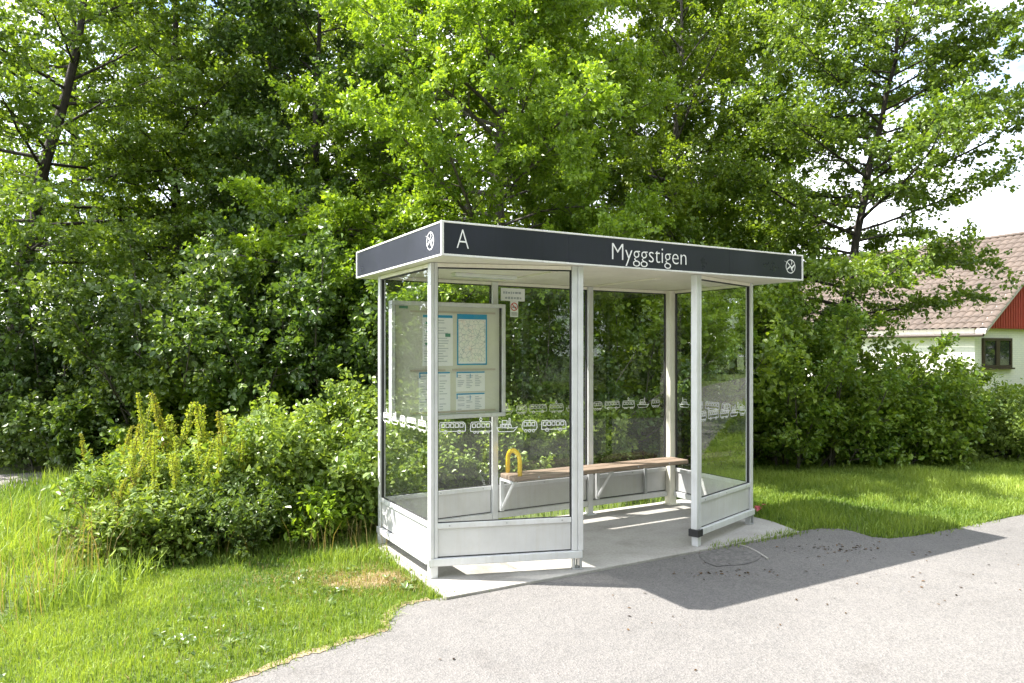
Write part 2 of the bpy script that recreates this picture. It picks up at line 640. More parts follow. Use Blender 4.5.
def S2W(u, v):
    p = P1W + U * u + Vv * v
    return (float(p[0]), float(p[1]))


def sheet(name, poly, z, mat, kind='structure', label=None):
    g = Geo()
    n = len(poly)
    g.add([(x, y, z) for x, y in poly], [tuple(range(n))])
    o = g.build(name, mat)
    return tag(o, label, None, None, kind)


g = Geo()
g.add([(-160, -160, -.034), (160, -160, -.034), (160, 160, -.034), (-160, 160, -.034)], [(0, 1, 2, 3)])
tag(g.build('ground', SOIL), 'ground of moss and soil under the grass and trees', kind='structure')

E0 = np.array([5.13, 7.26])
ED = np.array([.897, .442])
EN = np.array([.442, -.897])


def Es(s, w=0.0):
    p = E0 + ED * s + EN * w
    return (float(p[0]), float(p[1]))


def bend(s):
    return -.0024 * max(0.0, s - 8) ** 2


lawn_edge = [G(455, 594.5, -.02), G(430, 600, -.02), G(402, 605, -.02), G(390, 616, -.02), G(388, 630, -.02), G(372, 634, -.02), G(345, 642, -.02),
             G(322, 651, -.02), G(300, 656, -.02), G(270, 669, -.02), G(225, 685, -.02)]
left_far = [(-1.9, 3.0), (-2.8, 2.2), (-5, .6), (-12, -3.6), (-40, -20)]
right_edge = [S2W(3.40, -.43), S2W(3.45, -.30), G(800, 531, -.02), G(818, 528.5, -.02), G(838, 528.5, -.02), G(852, 531, -.02), G(872, 537, -.02), G(890, 538.5, -.02),
              G(915, 536, -.02), G(940, 531, -.02), G(970, 525.5, -.02), G(1000, 519.5, -.02), G(1024, 514, -.02), Es(3)] + [Es(s_, bend(s_)) for s_ in (8, 14, 20, 27, 35, 45, 56, 70)]
far_side = [Es(s_, bend(s_) + 2.9) for s_ in (70, 56, 45, 35, 27, 20, 14)] + [Es(8, 3.3), Es(4.5, 5.2), (6.5, -.3), (1, -4.6), (-10, -10.5), (-40, -28)]
road_poly = [S2W(-.09, -.43)] + lawn_edge + left_far + far_side[::-1] + right_edge[::-1]
sheet('road', road_poly, -.02, ASPHALT, label='worn grey asphalt road in front of the shelter')

# ragged sandy fringe between grass and asphalt
rng = np.random.default_rng(5)
fr = []
ins, outs = [], []
le = [np.array(p) for p in lawn_edge[1:]] + [np.array(p) for p in left_far[:3]]
for i in range(len(le) - 1):
    for s in np.linspace(0, 1, 6, endpoint=False):
        p = le[i] * (1 - s) + le[i + 1] * s
        d = le[i + 1] - le[i]
        d /= np.linalg.norm(d)
        nrm = np.array([-d[1], d[0]])
        ins.append(p + nrm * (-.03 - .03 * rng.random()))
        outs.append(p + nrm * (.0 + .03 * rng.random() ** 2))
g = Geo()
vv = [(*p, -.0165) for p in ins] + [(*p, -.0165) for p in outs]
k = len(ins)
g.add(vv, [(i, i + 1, k + i + 1, k + i) for i in range(k - 1)])
tag(g.build('soil_fringe', SAND), 'sandy soil fringe between lawn and asphalt', kind='structure')

g = Geo()
g.prism([S2W(-.09, -.43), S2W(3.42, -.43), S2W(3.52, -.05), S2W(3.52, 1.17), S2W(-.09, 1.17)], -.09, 0.0)
tag(g.build('concrete_slab', CONCRETE, bevel=.006), 'pale concrete slab under the bus shelter', kind='structure')

# bare dry soil beside the shelter's left end
g = Geo()
c0 = G(366, 577)
pl = []
for a in np.linspace(0, 2 * PI, 22, endpoint=False):
    r = 1 + .25 * rng.standard_normal() * .6
    q = np.array([math.cos(a) * .30 * r, math.sin(a) * .15 * r])
    pl.append((c0[0] + q[0] * .8 - q[1] * .3, c0[1] + q[0] * .45 + q[1]))
g.add([(x, y, -.028) for x, y in pl], [tuple(range(22))])
tag(g.build('bare_soil', SAND), 'bare dry soil patch in the lawn beside the shelter', kind='structure')

# footpath at the far left
path_poly = [G(-60, 492), G(5, 489), G(40, 482), G(62, 474), G(40, 470.5), G(0, 473), G(-60, 474), (-16, 9.0), (-16, 7.4)]
sheet('path', path_poly, -.022, GRAVEL, label='shaded gravel path at the left edge')

# rough patch and its pale curved edging
pp = [G(x, y, -.02) for x, y in [(704, 547.5), (716, 544), (729, 542), (741, 544.5), (752, 549), (762, 556), (757, 561), (744, 565), (730, 565.5), (717, 567), (706, 563), (699, 556)]]
sheet('road_patch', pp, -.0155, ASPHALT_DARK, label='rough darker asphalt patch in the shelter shade')
g = Geo()
arc = [G(x, y, -.02) for x, y in [(728, 543.5), (738, 545), (748, 548), (758, 553), (768, 559.5)]]
g.tube([(x, y, -.013) for x, y in arc], .007, 6)
tag(g.build('edging_strip', CONCRETE), 'thin pale curved strip edging the rough asphalt patch', 'edging strip')

# ------------------------------------------------------------------ bus shelter
L_, D_, SP1, SP2, LEN1, LEN2 = 3.252, 1.082, .318, .312, 1.084, 1.037
ZB, ZT, ZG, ZK = 2.278, 2.505, 2.243, .385
Q1, Q6, Q4, Q5 = (0, 0), (0, D_), (L_, 0), (L_, D_)
Q2 = (LEN1 * math.cos(-SP1), LEN1 * math.sin(-SP1))
Q3 = (L_ - LEN2 * math.cos(SP2), -LEN2 * math.sin(SP2))

shelter = empty('bus_shelter', (*P1W, 0), YAW)
tag(shelter, 'white-framed glass bus shelter with dark roof band on a concrete slab', 'bus shelter')


def panel_M(a, b):
    ang = math.atan2(b[1] - a[1], b[0] - a[0])
    return Matrix.Translation((a[0], a[1], 0)) @ Matrix.Rotation(ang, 4, 'Z'), math.hypot(b[0] - a[0], b[1] - a[1])


# --- posts
def post(p, ang, w=.052, foot='solid', wx=None):
    M = Matrix.Translation((p[0], p[1], 0)) @ Matrix.Rotation(ang, 4, 'Z')
    g = Geo()
    h = w / 2
    k = (wx or w) / 2
    g.box((-k, -h, .141), (-.003, h, ZB - .002), M)
    g.box((.003, -h, .141), (k, h, ZB - .002), M)
    g.box((-.004, -h + .006, .141), (.004, h - .006, ZB - .004), M)
    o = g.build('post', ALU, shelter, bevel=.004)
    f = Geo()
    if foot == 'solid':
        f.box((-.029, -.029, 0.0), (.029, .029, .084), M)
    else:
        f.box((-.034, -.028, .006), (-.018, .028, .084), M)
        f.box((.018, -.028, .006), (.034, .028, .084), M)
        f.box((-.040, -.034, 0.0), (.040, .034, .007), M)
        f.tube([M @ Vector((0, 0, .008)), M @ Vector((0, 0, .07))], .008, 8)
        f.tube([M @ Vector((0, 0, .007)), M @ Vector((0, 0, .022))], .016, 6)
    f.build('foot', GREY_STEEL if foot != 'solid' else ALU, shelter, bevel=.003)
    return o


post(Q1, 0, w=.058)
post(Q2, -SP1, w=.058, foot='bracket', wx=.088)
post(Q3, SP2, w=.058, wx=.080)
post(Q4, SP2, foot='bracket')
post(Q6, 0, w=.05)
BAY = L_ / 3
for i, (uu, w) in enumerate(((BAY, .060), (2 * BAY, .060), (L_ - .036, .088))):
    g = Geo()
    vy = D_ - (.008 if i < 2 else .036)
    g.box((uu - w / 2, vy - w / 2, 0.0), (uu + w / 2, vy + w / 2, ZB - .003))
    g.box((uu - w / 2 - .03, vy - w / 2 - .03, .0), (uu + w / 2 + .03, vy + w / 2 + .03, .009))
    g.build('column', CREAM if i == 2 else ALU, shelter, bevel=.006)

# --- vehicle frieze drawn in white film
def ribbon(g, pts, w, M, y, closed=False):
    P = [np.array(p, float) for p in pts]
    if closed:
        P = P + [P[0]]
    for a, b in zip(P[:-1], P[1:]):
        d = b - a
        l = np.linalg.norm(d)
        if l < 1e-6:
            continue
        d /= l
        n = np.array([-d[1], d[0]]) * w / 2
        e = d * w * .35
        q = [a - e - n, b + e - n, b + e + n, a - e + n]
        g.add([tuple(M @ Vector((p[0], y, p[1]))) for p in q], [(0, 1, 2, 3)])


def circ(cx, cz, r, n=10):
    return [(cx + r * math.cos(t), cz + r * math.sin(t)) for t in np.linspace(0, 2 * PI, n, endpoint=False)]


def icon(kind, x, z, h):
    """closed outlines of one small vehicle; returns (strokes, width)"""
    S = []
    if kind == 'tram':
        w = 1.75 * h
        S.append([(x + .05 * h, z + .16 * h), (x, z + .3 * h), (x + .06 * h, z + .8 * h), (x + .14 * h, z + .9 * h), (x + w - .14 * h, z + .9 * h), (x + w - .06 * h, z + .8 * h), (x + w, z + .3 * h), (x + w - .05 * h, z + .16 * h)])
        for i in range(4):
            a = x + .17 * h + i * .38 * h
            S.append([(a, z + .48 * h), (a + .25 * h, z + .48 * h), (a + .25 * h, z + .76 * h), (a, z + .76 * h)])
        S.append([(x + .85 * h, z + .92 * h), (x + .95 * h, z + 1.1 * h), (x + .85 * h, z + 1.28 * h), (x + .75 * h, z + 1.1 * h)])
        for cxx in (.35, .6, 1.2, 1.45):
            S.append(circ(x + cxx * h, z + .08 * h, .075 * h, 8))
    elif kind == 'bus':
        w = 2.05 * h
        S.append([(x, z + .2 * h), (x, z + .85 * h), (x + .06 * h, z + .92 * h), (x + w - .18 * h, z + .92 * h), (x + w - .05 * h, z + .8 * h), (x + w, z + .45 * h), (x + w, z + .2 * h)])
        for i in range(5):
            a = x + .12 * h + i * .37 * h
            S.append([(a, z + .52 * h), (a + .26 * h, z + .52 * h), (a + .26 * h, z + .8 * h), (a, z + .8 * h)])
        for cxx in (.45, 1.55):
            S.append(circ(x + cxx * h, z + .16 * h, .13 * h, 10))
    elif kind == 'boat':
        w = 1.7 * h
        S.append([(x, z + .42 * h), (x + .18 * h, z + .08 * h), (x + w - .32 * h, z + .08 * h), (x + w, z + .45 * h), (x + w - .3 * h, z + .36 * h)])
        S.append([(x + .3 * h, z + .42 * h), (x + .3 * h, z + .66 * h), (x + 1.15 * h, z + .66 * h), (x + 1.22 * h, z + .4 * h)])
        S.append([(x + .45 * h, z + .7 * h), (x + .45 * h, z + .98 * h), (x + .85 * h, z + .98 * h), (x + .85 * h, z + .7 * h)])
        S.append([(x + 1.0 * h, z + .7 * h), (x + 1.0 * h, z + 1.15 * h), (x + 1.1 * h, z + 1.15 * h), (x + 1.1 * h, z + .7 * h)])
        for cxx in (.45, .7, .95):
            S.append(circ(x + cxx * h, z + .54 * h, .06 * h, 7))
    else:  # metro front
        w = 1.25 * h
        S.append([(x + .1 * h, z + .18 * h), (x, z + .4 * h), (x + .05 * h, z + .8 * h), (x + .25 * h, z + .95 * h), (x + w - .25 * h, z + .95 * h), (x + w - .05 * h, z + .8 * h), (x + w, z + .4 * h), (x + w - .1 * h, z + .18 * h)])
        for i in range(3):
            a = x + .16 * h + i * .33 * h
            S.append([(a, z + .5 * h), (a + .24 * h, z + .5 * h), (a + .24 * h, z + .8 * h), (a, z + .8 * h)])
        for cxx in (.3, .62, .95):
            S.append(circ(x + cxx * h, z + .12 * h, .11 * h, 9))
    return S, w


def frieze(M, x0, x1, start, y, parent):
    g = Geo()
    kinds = ['tram', 'boat', 'metro', 'bus']
    x, k, h = x0, start, .092
    while True:
        S, w = icon(kinds[k % 4], x, 1.035, h)
        if x + w > x1:
            break
        for s in S:
            ribbon(g, s, .005, M, y, True)
        x += w + .035
        k += 1
    if g.n:
        g.build('vehicle_frieze', FRIEZE, parent)


def wall_panel(a, b, out=-1, ends=(.026, .026), start=0, front_beam=True, sheet_name='glass_pane', beam_ext=(.034, .034), frieze_on=True):
    """one glazed bay between two posts: beam, kick panel, rail, gasket, pane, header"""
    M, ln = panel_M(a, b)
    x0, x1 = ends[0], ln - ends[1]
    yo = 1 if out > 0 else -1
    g = Geo()
    g.box((-beam_ext[0], -.036, .085), (ln + beam_ext[1], .036, .140), M)
    beam = g.build('base_beam', ALU, shelter, bevel=.005)
    g = Geo()
    g.box((x0 + .006, -.009, .150), (x1 - .006, .009, .352), M)
    g.build('kick_panel', ALU_PANEL, shelter)
    g = Geo()
    g.box((x0 + .0005, -.006, .1405), (x1 - .0005, .006, .3525), M)
    g.build('seal', BLACK, shelter)
    g = Geo()
    g.box((x0 + .001, -.021, .353), (x1 - .001, .021, .392), M)
    rail = g.build('rail', ALU, shelter, bevel=.004)
    for xx in (.12, ln * .5, ln - .12):
        s = Geo()
        s.tube([M @ Vector((xx, yo * .020, .373)), M @ Vector((xx, yo * .0245, .373))], .006, 8)
        s.build('screw', GREY_STEEL, rail)
    g = Geo()
    g.box((x0 + .001, -.021, ZG + .003), (x1 - .001, .021, ZB - .003), M)
    g.build('header', CREAM, shelter, bevel=.003)
    g = Geo()
    for (p, q) in (((x0, -.011, .3925), (x0 + .009, .011, ZG + .0025)), ((x1 - .009, -.011, .3925), (x1, .011, ZG + .0025)),
                   ((x0 + .0095, -.011, ZG - .006), (x1 - .0095, .011, ZG + .0025)), ((x0 + .0095, -.011, .3925), (x1 - .0095, .011, .396))):
        g.box(p, q, M)
    g.build('gasket', BLACK, shelter)
    g = Geo()
    v = [(x0 + .004, 0, .394), (x1 - .004, 0, .394), (x1 - .004, 0, ZG - .002), (x0 + .004, 0, ZG - .002)]
    g.add([tuple(M @ Vector(p)) for p in v], [(0, 1, 2, 3)])
    pane = g.build(sheet_name, GLASS, shelter)
    if frieze_on:
        frieze(M, x0 + .02, x1 - .01, start, yo * .0025, pane)
    return M, ln, pane, beam


M_front, len_front, pane_front, _ = wall_panel(Q1, Q2, -1, start=3, ends=(.030, .0455), beam_ext=(.034, .036))
M_right_front, lenr, pane_rf, beam_rf = wall_panel(Q3, Q4, -1, start=2, ends=(.0415, .027), beam_ext=(.0, .045))
M_leftw, lenl, pane_l, _ = wall_panel(Q6, Q1, -1, start=0, ends=(.026, .030), beam_ext=(.036, -.037))
wall_panel(Q4, Q5, -1, start=1, ends=(.026, .082), beam_ext=(-.045, -.082))
back = []
for i in range(3):
    a, b = (i * BAY, D_), ((i + 1) * BAY, D_)
    back.append(wall_panel(a, b, -1, ends=(.026 if i == 0 else .031, .082 if i == 2 else .031), start=i + (0 if i else 2), beam_ext=(-.037 if i == 0 else -.031, -.082 if i == 2 else -.031)))
# black plastic cap closing the beam end at the opening
g = Geo()
Mq, _ = panel_M(Q3, Q4)
g.box((-.052, -.046, .082), (-.0005, .046, .143), Mq)
g.box((-.0004, -.046, .082), (.034, -.0365, .143), Mq)
g.build('beam_cap', BLACK, beam_rf, bevel=.004)

# --- roof
RU0, RU1, RV0, RV1 = -.124, 3.467, -.432, 1.389
g = Geo()
g.box((RU0 + .004, RV0 + .004, ZB), (RU1 - .004, RV1 - .004, ZB + .012))
g.build('soffit', CREAM, shelter)
g = Geo()
g.box((RU0 + .012, RV0 + .012, ZT - .05), (RU1 - .012, RV1 - .012, ZT - .022))
g.build('roof_sheet', ROOF_SHEET, shelter)


def fascia(a, b, joints=()):
    M, ln = panel_M(a, b)
    g = Geo()
    cuts = [0.016] + [j for j in joints] + [ln - .016]
    for c0, c1 in zip(cuts[:-1], cuts[1:]):
        g.box((c0 + .0008, .004, ZB + .010), (c1 - .0008, .016, ZT - .010), M)
    o = g.build('fascia', FASCIA, shelter)
    t = Geo()
    t.box((.0165, .0, ZB - .003), (ln - .0165, .019, ZB + .0095), M)
    t.box((.0165, .0, ZT - .0095), (ln - .0165, .024, ZT + .003), M)
    t.build('fascia_trim', WHITE_TRIM, shelter, bevel=.002)
    return o, M, ln


c_fl, c_fr, c_br, c_bl = (RU0, RV0), (RU1, RV0), (RU1, RV1), (RU0, RV1)
fas_front, M_ff, ln_ff = fascia(c_fl, c_fr, (1.02, 2.66))
fas_left, M_fl, ln_fl = fascia(c_bl, c_fl)
fascia(c_fr, c_br)
fascia(c_br, c_bl)
for c, (sx, sy) in ((c_fl, (1, 1)), (c_fr, (-1, 1)), (c_br, (-1, -1)), (c_bl, (1, -1))):
    g = Geo()
    xs = sorted((c[0] - sx * .002, c[0] + sx * .016))
    ys = sorted((c[1] - sy * .002, c[1] + sy * .016))
    g.box((xs[0], ys[0], ZB - .003), (xs[1], ys[1], ZT + .003))
    g.build('corner_trim', WHITE_TRIM, shelter, bevel=.003)
g = Geo()
g.tube([(RU1 - .10 + .022 * math.cos(t), RV0 + .02, ZT + .022 + .022 * math.sin(t)) for t in np.linspace(-.6, PI + .6, 12)], .005, 6)
g.build('lifting_eye', ALU, shelter)
g = Geo()
g.box((.42, .50, ZB - .03), (1.0, .60, ZB - .001))
g.build('ceiling_lamp', BRONZE, shelter, bevel=.006)
# soffit stiffeners
for uu in (BAY, 2 * BAY):
    g = Geo()
    g.box((uu - .03, .05, ZB - .012), (uu + .03, D_ - .15, ZB - .001))
    g.build('soffit_strip', CREAM, shelter)


def text_obj(name, body, size, M, x, z, parent, mat, xscale=1.0, weight=0.0, y=-.0015, flip=False):
    cu = bpy.data.curves.new(name, 'FONT')
    cu.body = body
    cu.size = size
    cu.offset = weight
    cu.extrude = .0006
    cu.resolution_u = 4
    tmp = bpy.data.objects.new('tmp', cu)
    COL.objects.link(tmp)
    dg = bpy.context.evaluated_depsgraph_get()
    dg.update()
    me = bpy.data.meshes.new_from_object(tmp.evaluated_get(dg))
    bpy.data.objects.remove(tmp)
    R = M @ Matrix.Translation((x, y, z)) @ Matrix.Rotation(PI / 2, 4, 'X') @ Matrix.Diagonal((xscale, 1, 1, 1))
    me.transform(R)
    me.name = name
    me.materials.clear()
    me.materials.append(mat)
    o = bpy.data.objects.new(name, me)
    COL.objects.link(o)
    o.parent = parent
    return o


ZBASE = ZB + .055
text_obj('stop_letter', 'A', .195, M_ff, .105, ZB + .050, fas_front, WHITE_PRINT, .76, -.0036)
text_obj('stop_name', 'Myggstigen', .188, M_ff, 1.398, ZB + .056, fas_front, WHITE_PRINT, .945, -.0026)


def emblem(M, x, z, r, sx, parent):
    g = Geo()
    n = 28
    ring_o, ring_i = [], []
    for t in np.linspace(0, 2 * PI, n, endpoint=False):
        ring_o.append((x + r * math.cos(t), z + r * math.sin(t)))
        ring_i.append((x + r * .895 * math.cos(t), z + r * .895 * math.sin(t)))
    P = [tuple(M @ Vector((a, .0032, b))) for a, b in ring_o + ring_i]
    g.add(P, [(i, (i + 1) % n, n + (i + 1) % n, n + i) for i in range(n)])
    polys = [[(-1.50, .74), (-.85, .62), (-.45, .46), (.16, -.02), (.40, -.45), (.42, -.80), (.14, -.42), (-.10, .02), (-.62, .42), (-.95, .60)],
             [(.10, -.14), (.90, .44), (.94, .28), (.26, -.44)],
             [(-.80, -.58), (-.86, -.44), (-.18, .06), (-.06, -.10)],
             [(.02, .92), (.14, .92), (.34, .50), (.10, .20), (.04, .30), (.20, .52)]]
    for i, pl in enumerate(polys):
        g.add([tuple(M @ Vector((x + sx * a * r, .0028 - .0004 * i, z + b * r))) for a, b in pl], [tuple(range(len(pl)))])
    g.build('emblem', WHITE_PRINT, parent)


emblem(M_ff, ln_ff - .165, ZB + .118, .063, 1, fas_front)
emblem(M_fl, ln_fl - .20, ZB + .118, .063, 1, fas_left)

# stickers on the middle back pane
Mb, lnb, pane_b, _ = back[1]


def rect(g, M, x0, x1, z0, z1, y):
    g.add([tuple(M @ Vector(p)) for p in ((x0, y, z0), (x1, y, z0), (x1, y, z1), (x0, y, z1))], [(0, 1, 2, 3)])


st = Geo()
rect(st, Mb, .075, .335, 2.105, 2.225, -.004)
st = st.build('notice_sticker', PAPER, pane_b)
g = Geo()
r = random.Random(3)
for zz, xx in ((2.182, .10), (2.133, .12)):
    x = xx
    while x < .30:
        w = r.uniform(.012, .03)
        hh = r.uniform(.016, .024)
        rect(g, Mb, x, x + w, zz - hh / 2, zz + hh / 2, -.0055)
        x += w + .008
g.build('notice_print', INK, pane_b)
g = Geo()
rect(g, Mb, .175, .262, 1.955, 2.104, -.004)
g.build('no_smoking_sticker', PAPER, pane_b)
g = Geo()
for a in range(20):
    t0, t1 = 2 * PI * a / 20, 2 * PI * (a + 1) / 20
    q = [(.2185 + rr * math.cos(t), 2.052 + rr * math.sin(t)) for rr, t in ((.031, t0), (.039, t0), (.039, t1), (.031, t1))]
    g.add([tuple(Mb @ Vector((p[0], -.0052, p[1]))) for p in q], [(0, 1, 2, 3)])
ribbon(g, [(.195, 2.076), (.242, 2.028)], .009, Mb, -.0056)
g.build('no_smoking_ring', RED, pane_b)
g = Geo()
ribbon(g, [(.198, 2.048), (.239, 2.048)], .008, Mb, -.0049)
for zz in (1.995, 1.984, 1.973):
    ribbon(g, [(.188, zz), (.25, zz)], .004, Mb, -.0049)
g.build('no_smoking_print', BLACK, pane_b)

# ------------------------------------------------------------------ bench
bench = empty('bench', S2W(BAY, D_ - .1) + (0,), YAW)
tag(bench, 'brown wooden plank bench fixed along the back glass of the shelter', 'bench')
bo = np.array([BAY, D_ - .1])
ZS = .518


def bench_obj(g, name, mat, parent=bench, bevel=0.0, smooth=False):
    for a in g.v:
        a[:, 0] -= bo[0]
        a[:, 1] -= bo[1]
    return g.build(name, mat, parent, smooth, bevel)


for v0, v1 in ((.715, .842), (.853, .975)):
    g = Geo()
    g.box((1.095, v0, ZS - .042), (3.16, v1, ZS))
    bench_obj(g, 'seat_plank', WOOD, bevel=.008)
for uu in (BAY + .03, 2 * BAY + .03):
    g = Geo()
    g.box((uu - .02, .74, ZS - .066), (uu + .02, .966, ZS - .0425))
    g.box((uu - .02, .966, .17), (uu + .02, .984, ZS - .043))
    g.tube([(uu, .965, .20), (uu, .76, ZS - .06)], .013, 8)
    bench_obj(g, 'bracket', ALU)
g = Geo()
g.box((2.85, 1.035, .14), (2.885, 1.055, ZS - .09))
g.box((2.85, .80, ZS - .07), (2.885, 1.055, ZS - .0425))
bench_obj(g, 'bracket', GREY_STEEL)
for uu in (1.35, 1.75, 2.5, 2.9):
    g = Geo()
    g.tube([(uu, .712, ZS - .02), (uu, .7165, ZS - .02)], .009, 8)
    bench_obj(g, 'bolt', GREY_STEEL)
arc = [(1.17, .965, ZS), (1.17, .962, ZS + .12)]
for t in np.linspace(0, PI, 13):
    arc.append((1.17, .855 + .107 * math.cos(t), ZS + .13 + .085 * math.sin(t)))
arc += [(1.17, .748, ZS + .12), (1.17, .745, ZS)]
g = Geo()
g.tube(arc, .021, 10)
bench_obj(g, 'grab_handle', YELLOW, smooth=True)

# ------------------------------------------------------------------ notice board
nb = empty('notice_board', S2W(.62, D_ - .09) + (1.03,), YAW)
tag(nb, 'silver-framed timetable board with maps and timetables behind the left glass', 'notice board')
nx, ny = .62, D_ - .09


def nb_obj(g, name, mat, parent=nb, bevel=0.0):
    for a in g.v:
        a[:, 0] -= nx
        a[:, 1] -= ny
        a[:, 2] -= 1.03
    return g.build(name, mat, parent, False, bevel)


BX0, BX1, BZ0, BZ1 = .038, 1.135, 1.040, 2.062
yb = .972
g = Geo()
fw = .034
g.box((BX0, yb - .03, BZ0), (BX1, yb + .05, BZ0 + fw))
g.box((BX0, yb - .03, BZ1 - fw), (BX1, yb + .05, BZ1))
g.box((BX0, yb - .03, BZ0 + fw + .0004), (BX0 + fw, yb + .05, BZ1 - fw - .0004))
g.box((BX1 - fw, yb - .03, BZ0 + fw + .0004), (BX1, yb + .05, BZ1 - fw - .0004))
nb_obj(g, 'frame', ALU, bevel=.004)
g = Geo()
g.box((BX0 + fw + .0005, yb + .018, BZ0 + fw + .0005), (BX1 - fw - .0005, yb + .04, BZ1 - fw - .0005))
nb_obj(g, 'backing', BOARD_BACK)
g = Geo()
for (a0, a1, b0, b1) in ((BX0 + fw, BX0 + fw + .008, BZ0 + fw, BZ1 - fw), (BX1 - fw - .008, BX1 - fw, BZ0 + fw, BZ1 - fw)):
    g.box((a0 + .0005, yb - .012, b0 + .0005), (a1, yb + .0175, b1 - .0005))
nb_obj(g, 'gasket', BLACK)
MI = Matrix.Identity(4)
yp = yb + .0165


def nrect(g, x0, x1, z0, z1, lift=0.0):
    g.add([(x0, yp - lift, z0), (x1, yp - lift, z0), (x1, yp - lift, z1), (x0, yp - lift, z1)], [(0, 1, 2, 3)])


def holder(x0, x1, z):
    g = Geo()
    g.box((x0, yp - .006, z - .008), (x1, yp - .0005, z + .008))
    nb_obj(g, 'clip_strip', HOLDER)


holder(.22, 1.05, 1.978)
holder(.22, .55, 1.468)
holder(.62, 1.05, 1.468)
holder(.22, 1.05, 1.10)


def poster(x0, x1, z0, z1, head=None, head_h=.03, lines=0, cols=1, frame=None, mapm=False, seed=0):
    g = Geo()
    nrect(g, x0, x1, z0, z1)
    p = nb_obj(g, 'poster', PAPER)
    r = random.Random(seed)
    if head:
        g = Geo()
        nrect(g, x0 + .004, x1 - .004, z1 - head_h, z1 - .004, .0012)
        nb_obj(g, 'poster_header', head, p)
    if frame:
        g = Geo()
        t = .013
        for q in ((x0, x1, z0, z0 + t), (x0, x1, z1 - t, z1), (x0, x0 + t, z0 + t, z1 - t), (x1 - t, x1, z0 + t, z1 - t)):
            nrect(g, *q, .0016)
        nb_obj(g, 'poster_border', frame, p)
    if mapm:
        g = Geo()
        nrect(g, x0 + .016, x1 - .016, z0 + .03, z1 - head_h - .006, .0009)
        nb_obj(g, 'street_map', MAP, p)
    if lines:
        g = Geo()
        cw = (x1 - x0 - .03) / cols
        for c in range(cols):
            for i in range(lines):
                z = z1 - head_h - .022 - i * (z1 - z0 - head_h - .04) / lines
                if r.random() < .18:
                    continue
                a = x0 + .015 + c * cw
                nrect(g, a, a + cw * r.uniform(.35, .82), z - .0028, z + .0028, .0011)
        nb_obj(g, 'poster_print', INK, p)
    return p


p = poster(.335, .625, 1.505, 1.955, PAPER_BLUE, .028, 17, 2, seed=1)
g = Geo()
for (a, b, c, d) in ((.36, .39, 1.87, 1.89), (.37, .40, 1.80, 1.815), (.55, .60, 1.76, 1.79), (.36, .40, 1.69, 1.71)):
    nrect(g, a, b, c, d, .0018)
nb_obj(g, 'poster_stamp', PAPER_GREEN, p)
poster(.665, .965, 1.51, 1.965, PAPER_BLUE, .045, frame=PAPER_BLUE, mapm=True, seed=2)
for (x0, x1, z0, z1, sd) in ((.30, .60, 1.085, 1.455, 3), (.655, .945, 1.275, 1.455, 4), (.655, .945, 1.085, 1.262, 5)):
    p = poster(x0, x1, z0, z1, PAPER_BLUE, .016, 14 if z1 - z0 > .3 else 8, 3, seed=sd)
    g = Geo()
    ribbon(g, [(x0 + .01, z1 - .012), (x0 + .01, z1 - .05)], .010, Matrix.Translation((0, yp - .002, 0)), 0)
    ribbon(g, [(x0 + .14, z1 - .025), (x0 + .14, z1 - .06)], .006, Matrix.Translation((0, yp - .002, 0)), 0)
    nb_obj(g, 'poster_tab', PAPER_BLUE, p)
g = Geo()
nrect(g, .12, .20, 2.0, 2.022, .001)
nb_obj(g, 'maker_plate', PAPER_GREEN)


# ------------------------------------------------------------------ vegetation
def unit(v):
    return v / (np.linalg.norm(v) + 1e-9)


